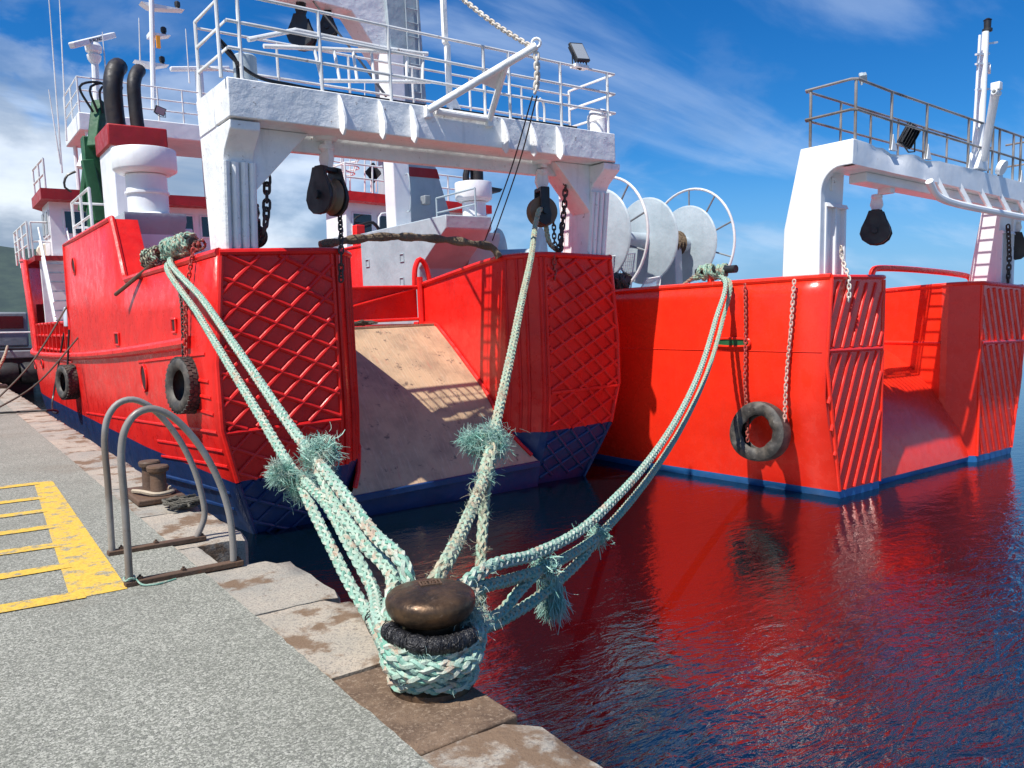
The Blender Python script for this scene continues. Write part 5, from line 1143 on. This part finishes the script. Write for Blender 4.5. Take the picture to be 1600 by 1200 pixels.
wire('hoist_wire', [at(484, -5, Y=Y1+6.4), at(545, 72, Y=Y1+4), at(603, 150, Y=Y1+0.75)], 0.02, 'cable', 'black wire running down behind the gantry railing from the mast beam')
# wrapped hawser lying across the ramp mouth
m = MB(); pts = [at(500, 383, Y=Y1+0.55), at(540, 376, Y=Y1+0.55), at(600, 370, Y=Y1+0.6), at(680, 373, Y=Y1+0.65), at(735, 380, Y=Y1+0.6), at(770, 388, Y=Y1+0.55), at(780, 402, Y=Y1+0.5)]
sp = smooth_path(pts, 0.05); rr = [0.055+0.012*math.sin(i*0.7)+0.01*random.random() for i in range(len(sp))]; m.tube(sp, rr, 10)
tag(obj('wrapped_hawser', m, 'brown_wrap'), 'brown sackcloth wrapped hawser arching between the two stern blocks', 'rope')
# rope heap on the deck by the gate
m = MB(); rnd = random.Random(4); c0 = A1(565, 510, Y=Y1+2.75)
for k in range(5): twisted(m, [heel((c0.x+rnd.uniform(-0.3, 0.3), Y1+2.8+rnd.uniform(-0.12, 0.12), 1.66+rnd.uniform(0, 0.07))) for _ in range(6)], 0.02)
tag(obj('rope_heap', m, 'dark_rope'), 'dark tangle of rope at the head of the steel ramp', 'rope')

# ------------------------------------------------------------------ tyres
def tyre(c, normal, R, w, label, tread=True, squash=1.0, damaged=False, up=(0, 0, 1)):
    c = Vector(c); n = Vector(normal).normalized(); t = empty('tyre_fender', c-Vector((0, 0, R)), label, 'tyre', 'tyre fenders')
    ri = R*0.54
    prof = [(ri, -w*0.34), (ri+0.02, -w*0.46), (R*0.76, -w*0.56), (R*0.90, -w*0.52), (R*0.965, -w*0.43), (R*0.985, -w*0.2), (R*0.99, 0), (R*0.985, w*0.2), (R*0.965, w*0.43), (R*0.90, w*0.52), (R*0.76, w*0.56), (ri+0.02, w*0.46), (ri, w*0.34), (ri+0.03, w*0.30), (R*0.80, w*0.42), (R*0.90, w*0.2), (R*0.90, -w*0.2), (R*0.80, -w*0.42), (ri+0.03, -w*0.30)]
    m = MB().lathe(prof, c, axis=n, n=40, close=True)
    if damaged:
        q = Vector((0, 0, 1)).rotation_difference(n)
        for v in m.v:
            d = q.inverted() @ (v-c); a = math.atan2(d.y, d.x); r = math.hypot(d.x, d.y)
            if d.z > 0 and r < R*0.8: d.z += 0.02*math.sin(5*a)+0.015*math.sin(11*a)
            d *= 1+0.02*math.sin(3*a+1); v[:] = c+q @ d
    obj('carcass', m, 'tyre_rubber', t, sharp=40)
    if tread:
        q = Vector((0, 0, 1)).rotation_difference(n).to_matrix(); nb = 30
        m = MB()
        for row, zz in enumerate((-0.36, -0.12, 0.12, 0.36)):
            for k in range(nb):
                a = 2*PI*(k+0.5*(row % 2))/nb; rot = q @ Matrix.Rotation(a, 3, 'Z')
                m.box(c+rot @ Vector((R*0.985, 0, zz*w)), (R*0.05, 2*PI*R/nb*0.74, w*0.20), rot @ Matrix.Rotation(0.25*(1 if row % 2 else -1), 3, 'X'))
        tag(obj('tread_blocks', m, 'tyre_rubber', t), kind='stuff')
    return t
p1 = at(290, 602, X=2.70); tyre(p1, (-0.97, -0.16, 0.05), 0.37, 0.24, 'worn tyre with chunky tread hung by chain at the port quarter')
p2 = at(107, 597, X=2.62); tyre(p2, (-0.98, -0.2, 0), 0.40, 0.30, 'black tyre hung by one line amidships on the quay side')
p3 = at(1187, 675, X=CX2-3.62); tyre(p3, (-0.985, -0.10, 0.14), 0.47, 0.27, 'torn smooth tyre hung on two chains from the second trawler', tread=False, damaged=True)
q = at(300, 400, X=2.82); chain('tyre_chain', [at(302, 388, X=2.80), at(291, 470, X=2.74), p1+Vector((0.02, 0.0, 0.37))], 0.075, 0.010, 'chain_red', 'dark red chain holding the worn tyre on the quay side', 'tyre chains')
chain('tyre_chain', [at(268, 412, X=2.80), at(283, 470, X=2.74), p1+Vector((0.0, 0.04, 0.37))], 0.065, 0.009, 'chain_dark', 'thinner rusty chain holding the worn tyre on the quay side', 'tyre chains')
chain('tyre_chain', [at(1164, 444, X=CX2-3.44), at(1165, 520, X=CX2-3.49), at(1164, 600, X=CX2-3.53), at(1167, 645, X=CX2-3.58), at(1168, 690, X=CX2-3.66)], 0.075, 0.011, 'chain_red', 'left of the two chains carrying the torn tyre, rusty red', 'tyre chains')
chain('tyre_chain', [at(1241, 438, X=CX2-3.44), at(1235, 520, X=CX2-3.49), at(1228, 600, X=CX2-3.53), at(1226, 660, X=CX2-3.58)], 0.075, 0.011, 'chain_pale', 'right of the two chains carrying the torn tyre, pale', 'tyre chains')
wire('tyre_line', [at(108, 515, X=2.68), p2+Vector((0, 0, 0.38))], 0.022, 'cable', 'black line holding the black tyre amidships')

# ------------------------------------------------------------------ mooring ropes
RR = 0.038
def arc(r, z, a0, a1, n=14, tilt=0.0, ta=0.0):
    return [Vector((BX+r*math.cos(a0+(a1-a0)*k/n), BY+r*math.sin(a0+(a1-a0)*k/n), KZ*z+tilt*math.cos(a0+(a1-a0)*k/n-ta))) for k in range(n+1)]
def rope_obj(name, build, mats, label):
    m = MB(); build(m); return tag(obj(name, m, mats, sharp=60), label, 'rope', 'mooring ropes on the near bollard')
deg = math.radians
# ship end of the two port ropes and the heap round the horn
PA = at(263, 412, X=2.78); PB = at(268, 404, X=2.78); BA = Vector((BX, BY, KZ*0.3))
def px_rope(pts, A, B): return [at_plane(x, y, A, B) for x, y in pts]
camdir = math.atan2(-BY, -BX)          # direction from bollard to the viewer
def ropeA1(m):
    K = at_plane(466, 748, PA, BA)
    main = [PA+Vector((0.15, 0.1, 0.06)), PA]+px_rope([(310, 492), (360, 575), (410, 657), (445, 716)], PA, BA)+[K]
    braid(m, main, RR*1.0)
    l1 = px_rope([(486, 792), (515, 850), (548, 915), (577, 962)], PA, BA); l2 = px_rope([(512, 790), (545, 850), (580, 915), (596, 948)], PA, BA)
    lp = arc(0.222, 0.235, deg(165), deg(380), 18, 0.05, deg(90))
    braid(m, [K]+l1+lp[2:12]+[Vector((BX+0.20, BY-0.06, KZ*0.22))], RR*0.95)
    braid(m, [K+Vector((0.02, -0.02, 0.0))]+l2[:3]+[Vector((BX-0.19, BY+0.11, KZ*0.30))]+arc(0.19, 0.27, deg(180), deg(370), 14, 0.03, deg(90)), RR*0.95)
    braid(m, [K+Vector((-0.06, 0.05, 0.06)), K+Vector((0.0, -0.01, -0.01)), K+Vector((0.03, -0.10, -0.09))], RR*1.35)
    braid(m, [K+Vector((-0.02, 0.03, 0.03)), K+Vector((-0.10, 0.02, 0.07)), K+Vector((-0.13, 0.0, 0.05))], RR*1.1)
    fray(m, K+Vector((-0.09, 0.01, 0.06)), 0.055, 1300, 0.10, (-0.75, -0.1, 0.05), 0.55, 2); fray(m, K+Vector((0.01, -0.02, -0.03)), 0.095, 1300, 0.075, (0.15, -0.35, -0.75), 0.6, 2)
    yarns(m, K+Vector((-0.09, 0.01, 0.05)), 0.06, 130, 0.11, (-0.8, -0.1, -0.05), 0.5); yarns(m, K+Vector((0.0, 0.0, -0.03)), 0.09, 110, 0.10, (0.15, -0.35, -0.8), 0.5)
def ropeA2(m):
    K = at_plane(492, 716, PB, BA)
    main = [PB+Vector((0.15, 0.1, 0.05)), PB]+px_rope([(318, 470), (375, 552), (425, 625), (465, 682)], PB, BA)+[K]
    braid(m, main, RR*1.0, phase=1.0)
    l1 = px_rope([(540, 775), (585, 835), (630, 880)], PB, BA); l2 = px_rope([(520, 780), (565, 845), (612, 900)], PB, BA)
    braid(m, [K]+l1+[Vector((BX+0.05, BY+0.20, KZ*0.33)), Vector((BX+0.17, BY+0.10, KZ*0.28))]+arc(0.19, 0.20, deg(10), deg(-110), 8), RR)
    braid(m, [K+Vector((0.0, -0.02, -0.03))]+l2+[Vector((BX-0.13, BY+0.17, KZ*0.31)), Vector((BX-0.20, BY+0.02, KZ*0.25))]+arc(0.195, 0.18, deg(190), deg(215), 3), RR)
    braid(m, [K+Vector((-0.05, 0.05, 0.06)), K, K+Vector((0.05, -0.10, -0.09))], RR*1.35)
    braid(m, [K+Vector((-0.03, 0.03, 0.03)), K+Vector((0.04, 0.02, 0.06)), K+Vector((0.09, 0.0, 0.02)), K+Vector((0.04, -0.04, -0.05))], RR*1.15)
    fray(m, K+Vector((0.03, 0, 0.03)), 0.10, 2000, 0.075, (0.45, -0.15, -0.1), 0.8, 2); yarns(m, K+Vector((0.03, 0, 0.03)), 0.10, 190, 0.10, (0.5, -0.2, -0.2), 0.7)
rope_obj('mooring_rope', ropeA1, ['rope_teal', 'rope_pale', 'rope_fray'], 'teal rope from the port horn with its frayed splice hanging lower left')
rope_obj('mooring_rope', ropeA2, ['rope_pale', 'rope_teal', 'rope_fray'], 'teal rope from the port horn with its frayed splice upper right of its twin')
PBk = at(838, 345, Y=HY-0.25)
def ropeB(m):
    K = at_plane(768, 690, PBk, BA); K2 = at_plane(757, 745, PBk, BA)
    main = [at(872, 392, Y=HY+0.1), at(858, 378, Y=HY), at(852, 345, Y=HY), at(849, 331, Y=HY-0.05), at(843, 328, Y=HY-0.15), PBk]+px_rope([(830, 400), (815, 470), (800, 545), (786, 610), (775, 660)], PBk, BA)+[K]
    braid(m, main, 0.043, phase=2.0)
    braid(m, [K+Vector((0, 0.05, 0.05)), K, K2], 0.055)
    l1 = px_rope([(735, 800), (712, 850), (690, 890)], PBk, BA); l2 = px_rope([(756, 800), (752, 860), (750, 915), (752, 950)], PBk, BA)
    braid(m, [K2]+l1+[Vector((BX+0.02, BY+0.17, KZ*0.33)), Vector((BX-0.15, BY+0.10, KZ*0.26)), Vector((BX-0.19, BY-0.03, KZ*0.20))], 0.040)
    braid(m, [K2+Vector((0.02, 0, 0))]+l2+[Vector((BX+0.20, BY-0.05, KZ*0.28))]+arc(0.20, 0.24, deg(-25), deg(-60), 4), 0.040)
    braid(m, [K+Vector((0.0, 0.04, 0.06)), K+Vector((-0.07, 0.05, 0.03)), K+Vector((-0.02, 0.0, -0.06)), K+Vector((0.05, -0.03, -0.03)), K+Vector((0.03, 0, 0.05))], 0.045)
    fray(m, K, 0.13, 1900, 0.08, (-0.35, 0.1, -0.45), 0.8, 2); yarns(m, K+Vector((-0.04, 0.03, 0)), 0.13, 200, 0.11, (-0.4, 0.1, -0.5), 0.7); fray(m, K+Vector((-0.12, 0.08, 0.02)), 0.06, 420, 0.11, (-0.8, 0.3, -0.05), 0.6, 2)
    fray(m, K2, 0.05, 160, 0.08, None, 1, 2); fray(m, K2.lerp(l1[0], 0.6), 0.05, 130, 0.07, None, 1, 1)
    for f in l1+l2: fray(m, f, 0.05, 90, 0.05, None, 1, 1)
rope_obj('mooring_rope', ropeB, ['rope_dirty2', 'rope_dirty', 'rope_fray'], 'dirty teal and tan rope running up to the starboard gantry pulley')
PC = at(1133, 440, X=CX2-3.50)
def ropeC1(m):
    pts = [at(1118, 425, X=CX2-3.3), PC]+px_rope([(1118, 500), (1095, 575), (1060, 650), (1012, 722), (960, 780), (905, 830), (830, 868), (760, 888)], PC, BA)
    braid(m, pts+[Vector((BX+0.12, BY+0.16, KZ*0.33)), Vector((BX-0.06, BY+0.19, KZ*0.29)), Vector((BX-0.19, BY+0.05, KZ*0.24))]+arc(0.20, 0.20, deg(185), deg(210), 3), 0.037)
    for f in pts[7:]: fray(m, f, 0.04, 60, 0.04, None, 1, 2)
def ropeC2(m):
    K = at_plane(935, 838, PC, BA)
    pts = [at(1122, 432, X=CX2-3.35), PC+Vector((0.05, -0.06, -0.02))]+px_rope([(1128, 505), (1105, 582), (1068, 662), (1022, 735), (975, 795)], PC, BA)+[K]
    braid(m, pts, 0.034, phase=1.3)
    l1 = px_rope([(900, 862), (850, 888), (800, 905), (745, 920)], PC, BA); l2 = px_rope([(910, 872), (870, 910), (825, 945), (778, 972)], PC, BA)
    K3 = at_plane(850, 885, PC, BA)
    braid(m, [K]+l1+[Vector((BX+0.15, BY+0.12, KZ*0.33))], 0.036); braid(m, [K]+l2+[Vector((BX+0.21, BY-0.08, KZ*0.23))]+arc(0.215, 0.20, deg(-40), deg(-75), 4, 0.0), 0.036)
    braid(m, [K3, at_plane(810, 925, PC, BA), at_plane(785, 955, PC, BA), Vector((BX+0.20, BY-0.02, KZ*0.25))], 0.034)
    fray(m, K, 0.07, 800, 0.05, None, 1, 2); fray(m, K3, 0.07, 500, 0.05, None, 1, 2)
    hang = [K3, K3+Vector((0.05, 0.0, -0.06)), at_plane(862, 925, PC, BA), at_plane(852, 965, PC, BA)]
    braid(m, hang[:3], 0.030); fray(m, hang[2]+Vector((0, 0, 0.06)), 0.055, 1300, 0.17, (-0.03, 0.0, -1), 0.10, 2, curl=0.25); fray(m, hang[2]+Vector((0, 0, 0.05)), 0.06, 130, 0.20, (0.0, 0.0, -1), 0.14, 2, w=0.004, curl=0.3); yarns(m, K, 0.08, 80, 0.08, (0, 0, 0), 1); yarns(m, K3, 0.09, 90, 0.09, (0, 0, -0.3), 1); fray(m, hang[2]+Vector((0.02, 0, 0.02)), 0.05, 500, 0.19, (0.03, 0.0, -1), 0.15, 2, curl=0.3)
rope_obj('mooring_rope', ropeC1, ['rope_teal', 'rope_pale', 'rope_fray'], 'upper of the two ropes coming from the second trawler\'s horn')
rope_obj('mooring_rope', ropeC2, ['rope_dirty2', 'rope_teal', 'rope_fray'], 'lower of the second trawler\'s ropes, with a hanging frayed tassel')
# lowest turns round the stem
def turns(m):
    for r, z, a0, ti in ((0.208, 0.185, 0.3, -0.050), (0.200, 0.270, 2.5, -0.020), (0.166, 0.050, 2.0, -0.006)):
        path = arc(r, z, a0, a0+2*PI-0.03, 36, ti, camdir-0.6+a0*0.3)
        path = [p+Vector((0.012*math.sin(3*i*2*PI/36+a0), 0.012*math.cos(2*i*2*PI/36+a0), 0.012*math.sin(2*i*2*PI/36+2*a0))) for i, p in enumerate(path)]; braid(m, path, 0.037, step=0.016, phase=a0)
    fray(m, (BX+0.17, BY-0.03, 0.27), 0.11, 900, 0.045, None, 1, 1)
    for k in range(30): a = random.uniform(0, 2*PI); fray(m, (BX+0.205*math.cos(a), BY+0.205*math.sin(a), random.uniform(0.05, 0.25)), 0.04, 16, 0.03, None, 1, 2)
rope_obj('rope_turns', turns, ['rope_teal', 'rope_pale', 'rope_fray'], 'thick teal plaited turns stacked round the bollard stem')
# black taped sleeve over the top turn
m = MB(); sl = arc(0.200, 0.315, deg(172), deg(296), 40, -0.03, camdir+0.5); fr_ = random.Random(2); m.tube(sl, [0.039+0.002*math.sin(i*0.9)+fr_.uniform(-0.002, 0.002) for i in range(len(sl))], 14)
for k in range(40):
    c = sl[min(40, int(k*1.03))]; 
    n = (sl[min(40, int(k*1.03)+1)]-sl[max(0, int(k*1.03)-1)]).normalized(); q = Vector((0, 0, 1)).rotation_difference((n+Vector((fr_.uniform(-.3, .3), fr_.uniform(-.3, .3), fr_.uniform(-.35, .35)))).normalized())
    m.tube([c+q @ Vector((0.0405*math.cos(2*PI*j/16), 0.0405*math.sin(2*PI*j/16), 0)) for j in range(16)], 0.0026, 4, closed=True)
tag(obj('tape_sleeve', m, 'black_tape'), 'crinkled black plastic sleeve taped round the top turn under the bollard head', 'sleeve')
m = MB(); m.tube(smooth_path([at_plane(584, 968, PA, BA), at_plane(592, 985, PA, BA), at_plane(603, 1003, PA, BA)], 0.02), 0.050, 12)
for k in range(6): c = at_plane(584+k*4, 968+k*7, PA, BA); m.tube([c+Vector((0.051*math.cos(2*PI*j/12), 0.02*math.sin(2*PI*j/12), 0.045*math.sin(2*PI*j/12))) for j in range(12)], 0.004, 4, closed=True)
tag(obj('tape_sleeve', m, 'black_tape'), 'short black plastic wrap on the left rope beside the bollard head', 'sleeve')
# rope heaps on the horns
def heap(c, ax, r, n, mats, label, rad=0.045, seed=1, length=0.45):
    rnd = random.Random(seed); c = Vector(c); ax = Vector(ax).normalized(); u = ax.orthogonal().normalized(); w = ax.cross(u); m = MB(); pts = []
    for k in range(n*10+1):
        f = k/(n*10); rr_ = r*(0.85+0.3*rnd.random()); a = 2*PI*k/10; pts.append(c+ax*((f-0.5)*length+rnd.uniform(-0.03, 0.03))+(u*math.cos(a)+w*math.sin(a))*rr_)
    braid(m, pts, rad, step=0.03); fray(m, c, r*1.6, 160, 0.08, None, 1, 0)
    return tag(obj('rope_heap', m, mats, sharp=60), label, 'rope', 'rope heaps on the mooring horns')
hc = at(280, 385, X=2.86); heap(hc, (0.2, -1, 0.08), 0.115, 6, ['rope_teal', 'rope_dirty2'], 'teal rope turns heaped on the port horn of the near trawler', seed=2, length=0.7)
obj('mooring_horn', MB().tube([unheel(hc+Vector((0, 0.6, 0))), unheel(hc+Vector((0.05, -0.50, 0.02)))], 0.06, 12), 'black_steel', S1)
heap(at(240, 402, X=2.86), (0.2, -1, 0.05), 0.11, 4, ['dark_rope', 'rope_dirty'], 'old brown rope turns behind the port horn', seed=3, length=0.5)
heap(at(1112, 425, X=CX2-3.32), (0.15, -1, 0.0), 0.10, 5, ['rope_teal', 'rope_dirty'], 'teal and tan rope turns on the second trawler\'s horn', seed=4, length=0.55, rad=0.04)
heap(at(965, 440, X=CX2-3.30), (0.15, -1, 0.0), 0.13, 4, ['dark_rope', 'dark_rope'], 'dark rope turns on the horn beside the spoked drum rim', seed=6, length=0.5)
m = MB(); twisted(m, [at(1100, 425, X=CX2-3.2), at(1085, 432, X=CX2-3.2), at(1066, 446, X=CX2-3.2)], 0.03); tag(obj('rope_tail', m, 'tan_rope'), 'tan rope tail leading inboard from the second trawler\'s horn', 'rope')
heap(at(305, 385, X=2.95), (0.1, -1, 0.0), 0.06, 4, ['dark_rope', 'chain_red'], 'dark scraps of line beside the port gantry leg', seed=9, length=0.5, rad=0.02)
# thin lines from the waist to the quay on the left
for k, (pts, lb) in enumerate((([(110, 470, 2.8), (85, 560, 2.4)], 'thin dark mooring line dropping from the red waist rail to the far quay'), ([(126, 523, 2.8), (95, 555, 2.5)], 'rusty spar-like line slanting down to the far quay left'))):
    a = at(pts[0][0], pts[0][1], X=pts[0][2]); b = at(-30, 648 if k == 0 else 652, Z=0.02); mid = a.lerp(b, 0.5)+Vector((0, 0, -0.25)); wire('mooring_line', [a, mid, b], 0.02, 'dark_rope', lb, 'rope')
wire('mooring_line', [at(-20, 646, Z=0.03), at(40, 643, Z=0.03), at(78, 641, Z=0.03), at(82, 625, X=2.5), at(100, 520, X=2.8)], 0.022, 'cable', 'black line lying across the far quay and up to the hull', 'rope')
p = at(103, 497, X=2.7); m = MB(); m.box(p, (0.05, 0.45, 0.40)); m.box(p+Vector((0, 0, 0.22)), (0.04, 0.3, 0.08)); tag(obj('plastic_bag', m, 'plastic_bag', bevel=0.03), 'small pale blue bag hanging on the red waist rail', 'bag')

# ================================================================== FAR BACKGROUND
def far_boats():
    # dark work boat with black fenders beyond the bow
    t = empty('work_boat', (3.2, 44, ZW), 'dark work boat with black fenders beyond the near trawler\'s bow', 'boat')
    def pt(x, y): return at(x, y, Y=43.5)
    rows = []
    for y in (41, 42.5, 46, 52, 56):
        w = 2.3 if 42 < y < 55 else 1.4
        rows.append([(2.6-w, y, 0.9), (2.6-w*0.9, y, -1.5)]); 
    m = MB(); m.grid(rows); m.grid([[(2*2.6-p[0], p[1], p[2]) for p in r] for r in rows]); m.grid([[r[0] for r in rows], [(5.2-r[0][0], r[0][1], 0.9) for r in rows]])
    m.add([rows[0][0], rows[0][1], (5.2-rows[0][1][0], 41, -1.5), (5.2-rows[0][0][0], 41, 0.9)], [(0, 1, 2, 3)]); obj('hull_side', m, 'black_steel', t)
    obj('belting', MB().bb(0.3, 4.9, 40.8, 41.0, 0.45, 0.8), 'grey_mid', t, bevel=0.05)
    for k in range(4): obj('fender', MB().lathe([(0.1, -0.5), (0.42, -0.5), (0.48, -0.3), (0.48, 0.3), (0.42, 0.5), (0.1, 0.5)], (0.6+k*1.1, 40.6, -0.2), axis=(1, 0, 0), n=16), 'black_rub', t)
    obj('cabin', MB().bb(1.4, 4.2, 45, 50, 0.9, 2.6), 'grey_mid', t, bevel=0.1)
    obj('cabin_window', MB().bb(1.6, 4.0, 44.95, 44.99, 1.8, 2.4), 'glass_dark', t)
    obj('rail', MB().tube([(0.5, 41.2, 1.6), (4.6, 41.2, 1.6)], 0.04, 6), 'white_pipe', t)
    obj('arm', MB().bar((0.7, 42, 1.0), (2.0, 43, 3.0), 0.5, 0.5), 'red', t)
    # white boat further out
    t2 = empty('harbour_boat', (-1.5, 70, ZW), 'small white and red boat far off at the left picture edge', 'boat')
    m = MB(); rows = [[(-4, 66, 1.5), (-3.6, 66, -1.5)], [(-4, 80, 1.7), (-3.6, 80, -1.5)], [(-1.5, 86, 2.2), (-1.5, 84, -1.5)]]
    m.grid(rows); m.grid([[(-3-p[0]+2, p[1], p[2]) for p in r] for r in rows]); m.add([rows[0][0], rows[0][1], (-1-rows[0][1][0], 66, -1.5), (-1-rows[0][0][0], 66, 1.5)], [(0, 1, 2, 3)]); m.add([rows[0][0], rows[1][0], (3, 80, 1.7), (3, 66, 1.5)], [(0, 1, 2, 3)]); obj('hull_side', m, 'red', t2)
    obj('cabin', MB().bb(-2.8, 1.8, 70, 77, 1.6, 4.4), 'white_clean', t2, bevel=0.1); obj('cabin_window', MB().bb(-2.4, 1.4, 69.93, 69.98, 3.2, 4.0), 'glass_dark', t2)
    obj('mast', MB().tube([(-0.5, 72, 4.4), (-0.5, 72, 8.5)], 0.08, 8), 'white_pipe', t2)
    railing(t2, [(-3.6, 66.3), (2.6, 66.3)], [(-3.6+k*1.24, 66.3) for k in range(6)], 1.6, (0.5, 1.0), 0.04, 'white_pipe', 'rail')
    # twin post bollard and clutter on the far quay
    t3 = empty('double_bollard', (1.6, 27, 0), 'far rusty twin bollard with pale rope on the quay near the bow', 'bollard')
    obj('base', MB().bb(1.25, 1.9, 26.6, 27.5, 0, 0.08), 'rusty', t3)
    for y in (26.8, 27.3): obj('post', MB().lathe([(0.12, 0.06), (0.11, 0.4), (0.15, 0.42), (0.14, 0.5)], (1.6, y, 0), n=14), 'rusty', t3)
    m = MB(); twisted(m, [(1.6, 27.0, 0.3), (2.2, 32, 0.7), (3.0, 41, 1.0)], 0.05); tag(obj('mooring_line', m, 'tan_rope'), 'pale rope from the far quay bollard to the dark work boat', 'rope')
far_boats()
